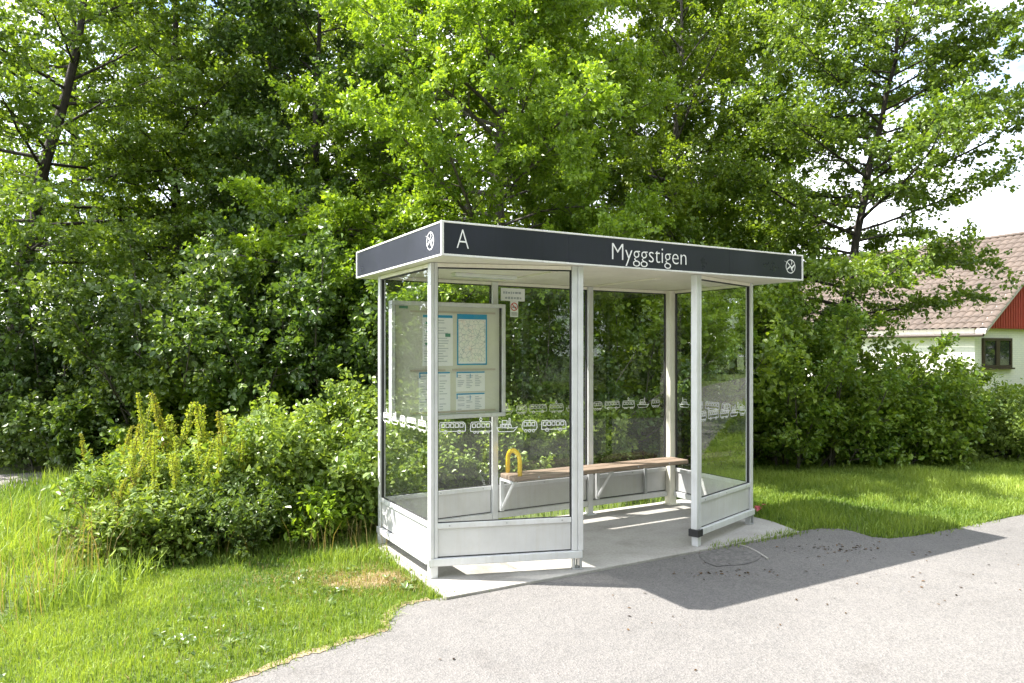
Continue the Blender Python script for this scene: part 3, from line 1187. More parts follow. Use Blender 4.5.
def sprout(rng, wood, limbs, spec):
    """limbs: list of polylines (k,3) with radii. Adds sub-branches and twigs, returns leaf arrays"""
    TP, TD, TT = [], [], []            # twig start, direction*length, clump tint
    n_sub, sub_len, n_twig, twig_len = spec['n_sub'], spec['sub_len'], spec['n_twig'], spec['twig_len']
    flat = spec.get('flat', .4)
    for P, R in limbs:
        wood.tube(P, R, 6 if R[0] > .03 else 5, cap=False)
        seg = len(P) - 1
        Llen = np.linalg.norm(np.diff(P, axis=0), axis=1).sum()
        ns = max(2, int(round(n_sub * spec.get('dens', 1) * (.6 + .4 * Llen / spec['limb_ref']))))
        for i in range(ns):
            s = spec.get('s0', .2) + (1.0 - spec.get('s0', .2)) * (i + rng.random()) / ns
            f = min(s * seg, seg - 1e-3)
            k = int(f)
            p = P[k] + (P[k + 1] - P[k]) * (f - k)
            d = unit(P[k + 1] - P[k])
            side = unit(np.cross(d, [0, 0, 1.0]) + 1e-6)
            upv = np.cross(side, d)
            sg = 1 if i % 2 else -1
            a = rng.uniform(.45, 1.15)
            roll = rng.normal(0, 1) * (1 - flat) * 1.3
            lat = side * sg * math.cos(roll) + upv * math.sin(roll)
            sd = unit(d * math.cos(a) + lat * math.sin(a) + np.array([0, 0, spec.get('lift', .1)]))
            ln = sub_len * (1.15 - .6 * s) * rng.uniform(.6, 1.25)
            if i == ns - 1:
                sd = unit(d + rng.normal(0, .15, 3))
            q1 = p + sd * ln * .5 + rng.normal(0, .05, 3) * ln
            q2 = q1 + unit(sd + rng.normal(0, .25, 3) + np.array([0, 0, spec.get('droop', -.1)])) * ln * .5
            SP = np.array([p, q1, q2])
            r0 = max(.004, R[min(k, seg)] * .45)
            wood.tube(SP, [r0, r0 * .6, .003], 4, cap=False)
            clump = rng.normal(0, .5)
            nt_ = max(2, int(n_twig * rng.uniform(.7, 1.3)))
            for j in range(nt_):
                t = .15 + .85 * (j + rng.random()) / nt_
                pp = p + (q1 - p) * min(1, t * 2) if t < .5 else q1 + (q2 - q1) * (t - .5) * 2
                td = unit(sd + rng.normal(0, .75, 3) * np.array([1, 1, 1 - .6 * flat]))
                TP.append(pp)
                TD.append(td * twig_len * rng.uniform(.6, 1.3))
                TT.append(clump)
    return np.array(TP), np.array(TD), np.array(TT)


def leaf_cloud(rng, TP, TD, TT, spec, geo):
    m = spec['leaves']
    n = len(TP)
    t = rng.uniform(.1, 1.1, (n, m))
    P = TP[:, None, :] + TD[:, None, :] * t[..., None] + rng.normal(0, spec.get('jit', .035), (n, m, 3))
    ax = TD[:, None, :] / (np.linalg.norm(TD, axis=1)[:, None, None] + 1e-9) * .7 + rng.normal(0, .75, (n, m, 3)) + np.array([0, 0, -.25])
    nr = np.array([0, 0, spec.get('up', .8)]) + rng.normal(0, .62, (n, m, 3))
    tint = .5 + .24 * TT[:, None] + rng.normal(0, .2, (n, m))
    P, ax, nr, tint = P.reshape(-1, 3), ax.reshape(-1, 3), nr.reshape(-1, 3), np.clip(tint.reshape(-1), .01, 1)
    keep = P[:, 2] > spec.get('zmin', .02)
    if 'keep' in spec:
        keep &= spec['keep'](P)
    P, ax, nr, tint = P[keep], ax[keep], nr[keep], tint[keep]
    L = spec['leaf'] * np.clip(rng.lognormal(-.05, .32, len(P)), .4, 1.7)
    geo.leaves(P, ax, nr, L, L * spec.get('aspect', .62), tint, spec.get('hexa', True))


def bez(p0, d0, ln, bend, rng, n=6, wob=.06):
    P = [np.array(p0, float)]
    d = unit(np.array(d0, float))
    for i in range(n):
        d = unit(d + np.array([0, 0, bend / n]) + rng.normal(0, wob, 3))
        P.append(P[-1] + d * ln / n)
    return np.array(P)


def tree(name, label, base, trunk, r0, limbs_n, tr, radius, elev, spec, leafm, bark, seed, group=None, bend=-.2, extra=None, cat='tree', low=()):
    """trunk: list of (x,y,z) offsets from base. radius(t): limb reach at trunk fraction t, elev(t): start elevation"""
    rng = np.random.default_rng(seed)
    root = empty(name, (base[0], base[1], -.03))
    tag(root, label, cat, group)
    T = np.array(trunk, float)
    s = np.linspace(0, len(T) - 1, 14)
    P = np.stack([np.interp(s, np.arange(len(T)), T[:, i]) for i in range(3)], 1)
    P[1:-1] += rng.normal(0, r0 * .25, (12, 3)) * np.array([1, 1, .2])
    R = r0 * (1 - .86 * np.linspace(0, 1, 14) ** 1.1)
    R[0] *= 1.35
    wood = Geo()
    wood.tube(P, R, 9)
    limbs = []
    az = rng.uniform(0, 6.28)
    for i in range(limbs_n):
        t = tr[0] + (tr[1] - tr[0]) * (i + rng.uniform(0, .8)) / limbs_n
        f = min(t * 13, 12.99)
        k = int(f)
        p = P[k] + (P[k + 1] - P[k]) * (f - k)
        az += 2.4 + rng.normal(0, .35)
        ln = radius(t) * rng.uniform(.75, 1.15)
        if extra:
            ln *= extra(az, t)
        if ln < .3:
            continue
        e = elev(t) + rng.normal(0, .12)
        d = (math.cos(az) * math.cos(e), math.sin(az) * math.cos(e), math.sin(e))
        LP = bez(p, d, ln, bend, rng)
        rr = max(.007, min(R[k] * .5, .0115 * ln))
        limbs.append((LP, rr * (1 - .85 * np.linspace(0, 1, 7))))
    for t, a_, ln, e in low:
        k = int(t * 13)
        LP = bez(P[k], (math.cos(a_) * math.cos(e), math.sin(a_) * math.cos(e), math.sin(e)), ln, bend - .15, rng)
        limbs.append((LP, .0115 * ln * (1 - .85 * np.linspace(0, 1, 7))))
    TP, TD, TT = sprout(rng, wood, limbs, spec)
    geo = Geo()
    leaf_cloud(rng, TP, TD, TT, spec, geo)
    wood.build('trunk', bark, root, smooth=True)
    geo.build('crown', leafm, root)
    return root


def bush(name, label, base, rx, ry, h, stems, spec, leafm, seed, group=None, cat='bush', lean=.55, stemm=None, rz=0.0):
    rng = np.random.default_rng(seed)
    root = empty(name, (base[0], base[1], -.03), rz)
    tag(root, label, cat, group)
    wood = Geo()
    limbs = []
    for i in range(stems):
        a = rng.uniform(0, 6.28)
        rr = math.sqrt(rng.random())
        p = np.array([math.cos(a) * rx * rr * .75, math.sin(a) * ry * rr * .75, 0])
        out = np.array([math.cos(a) * rx, math.sin(a) * ry, 0]) / max(rx, ry)
        d = unit(out * lean * rr * rng.uniform(.4, 1.4) + np.array([0, 0, 1.0]) + rng.normal(0, .12, 3))
        ln = h * math.sqrt(max(.2, 1.05 - .55 * rr * rr)) * rng.uniform(.75, 1.1)
        LP = bez(p, d, ln, -.35 * rr, rng, wob=.08)
        r0 = .006 + .005 * h
        limbs.append((LP, r0 * (1 - .8 * np.linspace(0, 1, 7))))
    TP, TD, TT = sprout(rng, wood, limbs, spec)
    geo = Geo()
    leaf_cloud(rng, TP, TD, TT, spec, geo)
    wood.build('stem', stemm or BARK_GREY, root)
    geo.build('foliage', leafm, root)
    return root


def T_spec(**k):
    d = dict(n_sub=12, sub_len=.9, n_twig=6, twig_len=.32, leaves=14, leaf=.085, limb_ref=3.0, flat=.45)
    d.update(k)
    return d


# ---- the bright tree right behind the shelter
tree('broadleaf_tree', 'bright yellow-green broadleaf tree rising directly behind the shelter roof', (-.15, 11.4),
     [(0, 0, 0), (.05, -.1, 2.2), (-.1, -.2, 4.2), (.15, 0, 6.2), (.1, .1, 7.9)], .13, 60, (.16, .98),
     lambda t: 3.2 * math.sin(min(1, .30 + t * .9) * PI * .80) ** .7 if t < .85 else 1.6,
     lambda t: .12 + .55 * t, T_spec(n_sub=16, n_twig=10, leaves=30, leaf=.054, sub_len=.85, twig_len=.24, jit=.03), LEAF_BRIGHT, BARK_GREY, 11, bend=-.25, extra=lambda a, t: 1.06 - .24 * max(0, math.cos(a)) ** .7 + .14 * max(0, -math.cos(a)),
     low=((.24, 3.75, 2.7, .25), (.30, 3.5, 3.1, .2), (.34, 3.95, 2.9, .15), (.38, 3.3, 3.4, .15), (.27, 4.2, 2.2, .3), (.40, 3.65, 3.4, .2), (.45, 3.1, 3.6, .2)))
tree('broadleaf_tree', 'pale green broadleaf tree between shelter roof and right alder', (3.5, 15.0),
     [(0, 0, 0), (.1, 0, 2.6), (-.1, .1, 5.4), (.1, 0, 10.0)], .13, 60, (.16, .98),
     lambda t: 3.6 * math.sin(min(1, .30 + t * .9) * PI * .80) ** .7 if t < .85 else 1.7,
     lambda t: .15 + .5 * t, T_spec(n_sub=15, n_twig=9, leaves=26, leaf=.064, sub_len=1.0, twig_len=.28), LEAF_MID, BARK_GREY, 12, bend=-.2)

# ---- alders with layered sprays
alder = T_spec(n_sub=14, n_twig=8, leaves=17, leaf=.055, sub_len=.75, jit=.03, flat=.85, twig_len=.28, aspect=.75, hexa=True, lift=.02)
tree('alder_tree', 'open alder with dark leaning trunk in front of the house roof', (5.35, 12.2),
     [(0, 0, 0), (.25, 0, 2.4), (.7, .1, 4.6), (1.1, .1, 6.4), (1.25, 0, 8.6)], .09, 62, (.22, .97),
     lambda t: 2.9 * (1 - .55 * max(0, t - .35) / .65), lambda t: .05 + .35 * t, alder, LEAF_ALDER, BARK_DARK, 21, bend=.1, extra=lambda a, t: (1.0 - .06 * max(0, math.cos(a))) * (.68 if t < .33 and math.cos(a) > .1 else 1))
tree('alder_tree', 'tall alder with dark leaning trunk at the left edge', (-8.25, 11.6),
     [(0, 0, 0), (.35, 0, 2.6), (.75, 0, 4.4), (1.25, .1, 6.3), (1.5, 0, 9.6)], .16, 44, (.24, .97),
     lambda t: 3.1 * (1 - .45 * max(0, t - .45) / .55), lambda t: .0 + .35 * t, dict(alder, n_sub=13), LEAF_ALDER, BARK_DARK, 22, bend=.05)
tree('alder_tree', 'straight dark-trunked alder second from the left edge', (-6.15, 13.4),
     [(0, 0, 0), (.0, 0, 3), (-.1, 0, 6), (.1, 0, 10.5)], .15, 46, (.24, .97),
     lambda t: 2.8 * (1 - .5 * max(0, t - .4) / .6), lambda t: .0 + .4 * t, dict(alder, n_sub=13), LEAF_ALDER, BARK_DARK, 23, bend=.05)
tree('alder_tree', 'slim alder behind the dark thicket with twin upper stems', (-5.0, 14.6),
     [(0, 0, 0), (-.1, 0, 3), (.2, 0, 6), (.3, 0, 11)], .15, 44, (.22, .97),
     lambda t: 2.7 * (1 - .45 * max(0, t - .4) / .6), lambda t: .05 + .4 * t, dict(alder, n_sub=13), LEAF_MID, BARK_DARK, 24, bend=.0)
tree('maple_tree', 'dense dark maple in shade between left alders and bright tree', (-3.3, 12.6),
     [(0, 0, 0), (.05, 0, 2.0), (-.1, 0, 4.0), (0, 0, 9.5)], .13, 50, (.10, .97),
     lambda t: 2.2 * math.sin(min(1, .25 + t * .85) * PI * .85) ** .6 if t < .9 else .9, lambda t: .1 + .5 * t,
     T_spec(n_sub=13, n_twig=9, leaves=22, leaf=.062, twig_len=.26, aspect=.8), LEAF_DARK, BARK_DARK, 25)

# ---- wood behind
bgspec = T_spec(n_sub=10, n_twig=6, leaves=14, leaf=.125, sub_len=1.4, twig_len=.5, hexa=False, flat=.4, jit=.08)
bg_tree = tree('wood_tree', 'tall mid-green tree of the wood behind the maple', (-2.2, 17.0), [(0, 0, 0), (.1, 0, 4), (-.1, 0, 8), (0, 0, 13)], .18, 46, (.08, .98),
               lambda t: 3.4 * math.sin(min(1, .25 + t * .8) * PI * .85) ** .6 if t < .93 else 1, lambda t: .1 + .6 * t, bgspec, LEAF_MID, BARK_DARK, 31, group='wood behind the shelter')
LBL = {}
for i, (x, y, sc_, rz, lb) in enumerate([
        (-10.5, 17.5, .92, 1.0, 'wood tree farthest left behind the leaning alder'),
        (-7.6, 19.0, .85, 2.2, 'wood tree seen between the two left alder trunks'),
        (1.6, 17.5, 1.0, 3.5, 'wood tree standing behind the bright tree crown'),
        (5.2, 18.0, .82, 4.4, 'wood tree rightmost, behind the open alder'),
        (-5.0, 21.0, 1.05, 5.2, 'wood tree deepest behind the slim alder')]):
    copy_thing(bg_tree, (x, y, -.03), rz, sc_, lb, 'wood behind the shelter')

# ---- shrubs
hz = T_spec(n_sub=11, sub_len=.5, n_twig=7, twig_len=.22, leaves=17, leaf=.061, limb_ref=2.4, flat=.35, s0=.0, aspect=.8)
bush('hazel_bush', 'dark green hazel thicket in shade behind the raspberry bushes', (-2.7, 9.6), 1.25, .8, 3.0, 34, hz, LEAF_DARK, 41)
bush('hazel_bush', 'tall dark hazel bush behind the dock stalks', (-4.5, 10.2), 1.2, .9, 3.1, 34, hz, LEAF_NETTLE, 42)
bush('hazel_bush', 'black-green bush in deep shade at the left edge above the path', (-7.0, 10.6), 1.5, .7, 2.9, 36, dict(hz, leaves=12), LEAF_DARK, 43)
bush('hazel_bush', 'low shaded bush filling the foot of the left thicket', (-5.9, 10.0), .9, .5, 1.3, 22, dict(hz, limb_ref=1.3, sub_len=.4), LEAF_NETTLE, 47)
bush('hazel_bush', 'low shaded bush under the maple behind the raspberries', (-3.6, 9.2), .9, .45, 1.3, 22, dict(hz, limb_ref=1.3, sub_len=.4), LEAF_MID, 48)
bush('elder_bush', 'sunlit yellowish bush glimpsed low beyond the left path', (-7.0, 13.4), 1.3, .6, 1.6, 18, hz, LEAF_BRIGHT, 44)
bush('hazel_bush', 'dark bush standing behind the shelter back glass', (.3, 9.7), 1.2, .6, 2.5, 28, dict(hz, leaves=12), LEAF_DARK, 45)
bush('hazel_bush', 'mid-green bush behind the right half of the shelter', (2.2, 10.4), 1.1, .7, 2.7, 28, hz, LEAF_MID, 46)
hg = T_spec(n_sub=12, sub_len=.42, n_twig=7, twig_len=.2, leaves=16, leaf=.058, limb_ref=2.2, flat=.3, s0=.0, aspect=.6)
bush('hedge_bush', 'tall bright hedge bush right beside the shelter', (4.05, 10.5), 1.15, .85, 2.35, 40, hg, LEAF_HEDGE, 51)
bush('hedge_bush', 'rounded hedge bush left of the low shrubs by the lawn', (5.5, 10.9), .95, .8, 1.36, 36, hg, LEAF_HEDGE, 52)
bush('low_shrub', 'low olive-green shrub along the lawn below the house', (7.0, 11.3), 1.0, .8, .98, 36, dict(hg, leaf=.05, limb_ref=1.1, sub_len=.3), LEAF_WEED, 53)
bush('low_shrub', 'low shrub at the right edge under the house window', (8.7, 11.9), 1.15, .8, .98, 36, dict(hg, leaf=.05, limb_ref=1.1, sub_len=.3), LEAF_HEDGE, 54)
bush('low_shrub', 'small leafy shrub poking up before the white house wall', (7.4, 13.2), .75, .5, 1.45, 16, hg, LEAF_MID, 55)

rs = T_spec(n_sub=10, sub_len=.32, n_twig=5, twig_len=.16, leaves=13, leaf=.047, limb_ref=1.2, flat=.25, s0=.02, jit=.03, aspect=.72)
bush('raspberry_bush', 'sunlit raspberry bush in the middle of the left thicket front', (-1.92, 6.75), .62, .48, 1.02, 40, rs, LEAF_RASP, 61, stemm=STEM_GREEN)
bush('raspberry_bush', 'pale raspberry bush touching the left end of the shelter', (-1.45, 7.55), .6, .55, 1.08, 40, rs, LEAF_RASP, 62, stemm=STEM_GREEN)
bush('raspberry_bush', 'raspberry bush seen through the glass under the notice board', (-.55, 8.35), .7, .5, 1.0, 38, rs, LEAF_RASP, 63, stemm=STEM_GREEN)
bush('raspberry_bush', 'raspberry bush seen through the glass behind the bench', (.55, 8.9), .7, .45, .9, 30, rs, LEAF_RASP, 64, stemm=STEM_GREEN)
nt_ = T_spec(n_sub=8, sub_len=.2, n_twig=4, twig_len=.12, leaves=10, leaf=.042, limb_ref=.7, flat=.3, s0=.08, jit=.02, aspect=.5)
wd = dict(nt_, leaf=.05, n_sub=7, leaves=9)
bush('nettle_patch', 'low dark nettle patch at the foot of the dock stalks', (-2.35, 6.05), .45, .3, .55, 34, nt_, LEAF_NETTLE, 71, cat='nettles', stemm=STEM_GREEN, lean=.5)
bush('weed_patch', 'yellow-green weed patch behind and between the dock stalks', (-2.75, 6.75), .75, .4, .74, 46, wd, LEAF_WEED, 72, cat='weeds', stemm=STEM_BROWN, lean=.35)
bush('weed_patch', 'leafy weed patch leftmost of the weed clump', (-3.35, 6.5), .5, .4, .75, 30, wd, LEAF_RASP, 73, cat='weeds', stemm=STEM_BROWN, lean=.4)
bush('weed_patch', 'short straggling weeds before the leftmost dock stalks', (-3.0, 5.85), .5, .3, .42, 30, wd, LEAF_WEED, 74, cat='weeds', stemm=STEM_BROWN, lean=.6)
bush('weed_patch', 'tall weeds filling between dock stalks and raspberry bush', (-2.2, 6.9), .4, .35, .85, 30, wd, LEAF_RASP, 75, cat='weeds', stemm=STEM_GREEN, lean=.3)
bush('weed_patch', 'small yellowish weed tuft at the foot of the raspberry bush', (-1.75, 6.2), .25, .18, .42, 16, wd, LEAF_BRIGHT, 76, cat='weeds', stemm=STEM_GREEN, lean=.5)
bush('raspberry_bush', 'raspberry shoots standing taller at the back of the thicket', (-1.85, 7.4), .5, .3, 1.25, 16, rs, LEAF_RASP, 77, stemm=STEM_GREEN, lean=.35)


# ---- dock stalks
def dock_mesh(seed, h):
    rng = np.random.default_rng(seed)
    st, sd, lf = Geo(), Geo(), Geo()
    P = bez((0, 0, 0), (rng.normal(0, .1), rng.normal(0, .1), 1), h, 0, rng, 8, .06)
    st.tube(P, np.linspace(.007, .003, 9), 5)
    spikes = [(P, .38)]
    for i in range(3):
        t = rng.uniform(.4, .7)
        k = int(t * 8)
        a = rng.uniform(0, 6.28)
        q = bez(P[k], (math.cos(a) * .25, math.sin(a) * .25, 1), h * rng.uniform(.2, .38), .2, rng, 5, .05)
        st.tube(q, np.linspace(.004, .002, 6), 4)
        spikes.append((q, .1))
    for P_, s0 in spikes:
        m = int(520 * np.linalg.norm(P_[-1] - P_[0]))
        t = rng.uniform(s0, 1, m) * (len(P_) - 1.001)
        k = t.astype(int)
        pos = P_[k] + (P_[k + 1] - P_[k]) * (t - k)[:, None]
        whorl = .5 + .5 * np.sin(t * 22)
        a = rng.uniform(0, 6.28, m)
        rr = rng.uniform(.004, .038, m) * (1.15 - .7 * t / len(P_)) * (.5 + whorl)
        pos = pos + np.stack([np.cos(a) * rr, np.sin(a) * rr, np.zeros(m)], 1)
        ax = np.stack([np.cos(a), np.sin(a), rng.normal(-.2, .4, m)], 1)
        tint = np.clip(.62 + rng.normal(0, .2, m) - .25 * (rng.random() < .25), .01, 1)
        L = rng.uniform(.013, .024, m)
        sd.leaves(pos, ax, rng.normal(0, 1, (m, 3)), L, L * .8, tint, False)
    m = 24
    a = rng.uniform(0, 6.28, m)
    z = rng.uniform(.04, .6 * h, m)
    k = np.clip((z / h * 8).astype(int), 0, 7)
    pos = P[k]
    ax = np.stack([np.cos(a), np.sin(a), rng.uniform(-.1, .8, m)], 1)
    L = rng.uniform(.1, .24, m) * (1.1 - .6 * z / h)
    lf.leaves(pos, ax, np.tile([0, 0, 1.0], (m, 1)) + rng.normal(0, .2, (m, 3)), L, L * .26, np.clip(rng.normal(.5, .25, m), .01, 1), True)
    return st, sd, lf


rng = np.random.default_rng(88)
DOCK_L = 'tall dock stalk with yellow-green and brown seed spikes in the left weed clump'
protos = []
for i in range(5):
    root = empty('dock_plant', (0, 0, 0))
    tag(root, DOCK_L, 'dock plant', 'dock stalks in the left weed clump')
    st, sd, lf = dock_mesh(200 + i, 1.18)
    st.build('stalk', STEM_GREEN, root)
    sd.build('seed_spike', DOCK_SEED, root)
    lf.build('leaf', LEAF_RASP, root)
    protos.append(root)
dock_px = [(100, 448, 6.5), (112, 430, 6.7), (128, 418, 6.6), (143, 408, 6.8), (150, 425, 6.4), (165, 402, 6.7), (178, 396, 6.9), (188, 405, 6.5), (204, 400, 6.7), (215, 412, 6.4),
           (178, 450, 6.1), (228, 400, 6.9), (240, 416, 6.5), (196, 432, 6.2), (132, 445, 6.2), (256, 425, 6.5), (92, 440, 6.9), (120, 450, 6.0), (162, 440, 6.0), (222, 445, 6.1), (246, 440, 6.2), (108, 470, 5.9)]
for i, (px, pyt, Y) in enumerate(dock_px):
    x = (px - 512) / F_PX * Y
    top = EYE - (pyt - CY) / F_PX * Y
    sc_ = max(.55, top / 1.07)
    if i < 5:
        r_ = protos[i]
        r_.location = (x, Y, -.03)
        r_.scale = (sc_,) * 3
    else:
        r_ = copy_thing(protos[i % 5], (x, Y, -.03), 0, sc_)
    r_.rotation_euler = (rng.normal(0, .09), rng.normal(0, .09), rng.uniform(0, 6.28))
    r_.scale = (sc_ * rng.uniform(.8, 1.1), sc_ * rng.uniform(.8, 1.1), sc_ * rng.uniform(.86, 1.08))


# ---- grass
def scatter(rng, x0, x1, y0, y1, dens):
    n = int((x1 - x0) * (y1 - y0) * dens)
    return np.stack([rng.uniform(x0, x1, n), rng.uniform(y0, y1, n)], 1)


slab_poly = [S2W(-.05, -.42), S2W(3.40, -.42), S2W(3.49, -.1), S2W(3.49, 1.15), S2W(-.05, 1.15)]


def vnoise(P, sc, seed):
    rng = np.random.default_rng(seed)
    v = np.zeros(len(P))
    for i in range(7):
        a = rng.uniform(0, 6.28)
        k = sc * rng.uniform(.6, 1.9)
        v += np.sin((P[:, 0] * math.cos(a) + P[:, 1] * math.sin(a)) * k + rng.uniform(0, 6.28))
    return v / 7 * 1.9


def blades(geo, rng, P, H, Wd, tint, lean=.5):
    n = len(P)
    a = rng.uniform(0, 6.28, n)
    d = np.stack([np.cos(a), np.sin(a)], 1)
    b = rng.uniform(0, 6.28, n)
    w = np.stack([np.cos(b), np.sin(b)], 1) * Wd[:, None] / 2
    ln = (np.abs(rng.normal(0, lean, n)) * H)[:, None]
    z = np.full((n, 1), -.034)
    p0 = np.concatenate([P - w, z], 1)
    p1 = np.concatenate([P + w, z], 1)
    m = P + d * ln * .35
    p2 = np.concatenate([m + w * .75, z + (H * .6)[:, None]], 1)
    p3 = np.concatenate([m - w * .75, z + (H * .6)[:, None]], 1)
    tip = P + d * ln
    p4 = np.concatenate([tip, z + (H * np.sqrt(np.clip(1 - (ln[:, 0] / H) ** 2 * .5, .2, 1)))[:, None]], 1)
    V = np.stack([p0, p1, p2, p3, p4], 1).reshape(-1, 3)
    base = np.arange(n)[:, None] * 5
    geo.add(V, (base + np.array([[0, 1, 2, 3]])).astype(np.int32), np.repeat(tint, 5))
    geo.f.setdefault(3, []).append((base + np.array([[3, 2, 4]]) + geo.n - len(V)).astype(np.int32))


rng = np.random.default_rng(99)
gg = Geo()
c0v = np.array(c0)


def lawn(P, hmin, hmax, wmin, wmax, dry=.5):
    bad = inside(P, road_poly) | inside(P, slab_poly) | inside(P, path_poly)
    r = np.linalg.norm((P - c0v) / np.array([.36, .20]), axis=1)
    bad |= (r < 1) & (rng.random(len(P)) < .85)
    P = P[~bad]
    nz = vnoise(P, 2.2, 7)
    n2 = vnoise(P, 7, 8)
    H = (hmin + (hmax - hmin) * np.clip(.5 + .35 * nz + .25 * n2, 0, 1)) * rng.uniform(.55, 1.25, len(P))
    Wd = rng.uniform(wmin, wmax, len(P))
    n3 = vnoise(P, 1.1, 29)
    tint = np.clip(.46 + .22 * n2 + .16 * nz + .2 * n3 + rng.normal(0, .17, len(P)), .01, 1)
    blades(gg, rng, P, H, Wd, tint)


lawn(scatter(rng, -3.2, .1, 3.2, 5.6, 8000), .025, .07, .003, .0065)
lawn(scatter(rng, -6.0, .0, 5.6, 7.4, 3400), .05, .14, .004, .009)
lawn(scatter(rng, -9.5, -2.6, 4.6, 9.4, 900), .12, .30, .006, .012)
lawn(scatter(rng, 2.2, 9.5, 6.2, 11.2, 2600), .05, .12, .006, .012)
lawn(scatter(rng, -3, 3.5, 7.2, 11.0, 500), .06, .16, .007, .012)
lawn(scatter(rng, 6.5, 19, 11.2, 24, 120), .15, .4, .02, .04)
tf = np.array([S2W(u_, -.42) for u_ in np.concatenate([rng.normal(c_, .07, 60) for c_ in (2.42, 2.6, 2.68, 2.95, 3.1, 3.25, 3.36)])]) + rng.normal(0, .03, (420, 2))
blades(gg, rng, tf, rng.uniform(.04, .09, 420), rng.uniform(.004, .008, 420), np.clip(rng.normal(.4, .2, 420), .01, 1))
ed = [np.array(p) for p in lawn_edge + left_far[:3]]
td_ = []
for p_, q_ in zip(ed[:-1], ed[1:]):
    m_ = int(np.linalg.norm(q_ - p_) * 420)
    td_.append(p_ + (q_ - p_) * rng.random((m_, 1)))
tf = np.concatenate(td_)
tf = tf[vnoise(tf, 9, 41) + .5 * vnoise(tf, 25, 42) > -.1] 
tf = tf + rng.normal(0, .028, tf.shape)
blades(gg, rng, tf, rng.uniform(.02, .07, len(tf)), rng.uniform(.003, .007, len(tf)), np.clip(rng.normal(.4, .22, len(tf)), .01, 1), .9)
ed = [np.array(p) for p in right_edge[1:17]]
td_ = []
for p_, q_ in zip(ed[:-1], ed[1:]):
    m_ = int(min(4.0, np.linalg.norm(q_ - p_)) * 260)
    td_.append(p_ + (q_ - p_) * rng.random((m_, 1)))
tf = np.concatenate(td_)
tf = tf + rng.normal(0, .04, tf.shape) + np.array([-.012, .024])
tf = tf[vnoise(tf, 7, 43) > -.2]
tf = tf[~inside(tf, slab_poly)]
blades(gg, rng, tf, rng.uniform(.03, .09, len(tf)), rng.uniform(.006, .011, len(tf)), np.clip(rng.normal(.4, .22, len(tf)), .01, 1), .9)
tf = np.array([S2W(-.11, v_) for v_ in rng.uniform(-.42, 1.3, 700)]) + rng.normal(0, .03, (700, 2))
blades(gg, rng, tf, rng.uniform(.03, .09, 700), rng.uniform(.004, .007, 700), np.clip(rng.normal(.5, .2, 700), .01, 1))
# verge on the far side of the road, seen in the panes
fp = scatter(rng, -8, 26, -9, 9, 130)
w_ = (fp - E0) @ EN
lawn(fp[w_ > 4.2], .06, .16, .012, .03)
tag(gg.build('grass', GRASS_M), 'sunlit mown grass beside road and shelter', 'grass', None, 'stuff')
# longer flowering stems and straw
gs = Geo()
P = np.concatenate([scatter(rng, -4.8, -2.4, 5.2, 7.6, 16), scatter(rng, -3.4, -.4, 3.6, 6.2, 110)])
P = P[~(inside(P, road_poly) | inside(P, slab_poly))]
blades(gs, rng, P, np.where(P[:, 0] < -2.9, .5, np.where(P[:, 1] > 5.7, .3, .06)) * rng.uniform(.6, 1.3, len(P)), rng.uniform(.003, .006, len(P)), np.clip(rng.normal(.5, .25, len(P)), .01, 1), .35)
q = rng.normal(0, 1, (2600, 2)) * np.array([.34, .19]) + c0v
q = q[~(inside(q, road_poly) | inside(q, slab_poly))]
blades(gs, rng, q, rng.uniform(.02, .06, len(q)), rng.uniform(.003, .006, len(q)), np.clip(rng.normal(.5, .25, len(q)), .01, 1), 1.2)
tag(gs.build('dry_grass', STRAW_M), 'scattered straw-coloured dry grass in the left lawn', 'grass', None, 'stuff')
# clover and small broad leaves
gc = Geo()
P = np.concatenate([scatter(rng, -2.6, -.3, 3.3, 5.4, 260), scatter(rng, -5.2, -2.2, 4.8, 6.4, 260)])
P = P[~(inside(P, road_poly) | inside(P, slab_poly))]
P = P[vnoise(P, 3.2, 17) > .12]
n = len(P)
Pz = np.concatenate([P, rng.uniform(.0, .05, (n, 1))], 1)
L = rng.uniform(.014, .034, n)
gc.leaves(Pz, rng.normal(0, 1, (n, 3)) * [1, 1, .4], np.array([0, 0, 1.0]) + rng.normal(0, .4, (n, 3)), L, L * .75, np.clip(rng.normal(.45, .2, n), .01, 1), True)
R0 = np.concatenate([scatter(rng, -2.7, -.2, 3.2, 5.5, 30), scatter(rng, -5.0, -2.2, 4.4, 6.2, 16)])
R0 = R0[vnoise(R0, 2.6, 57) > .05]
R0 = R0[~(inside(R0, road_poly) | inside(R0, slab_poly))]
for c_ in R0:
    m_ = rng.integers(4, 10)
    a_ = rng.uniform(0, 6.28, m_)
    L_r = rng.uniform(.022, .055) * rng.uniform(.5, 1.3, m_)
    gc.leaves(np.tile([c_[0], c_[1], -.012], (m_, 1)), np.stack([np.cos(a_), np.sin(a_), rng.uniform(.25, .8, m_)], 1), np.tile([0, 0, 1.0], (m_, 1)) + rng.normal(0, .25, (m_, 3)),
              L_r, L_r * rng.uniform(.25, .42), np.clip(rng.normal(.6, .2, m_), .01, 1), True)
tag(gc.build('clover', LEAF_NETTLE), 'clover and small broad weeds among the left lawn', 'ground cover', None, 'stuff')
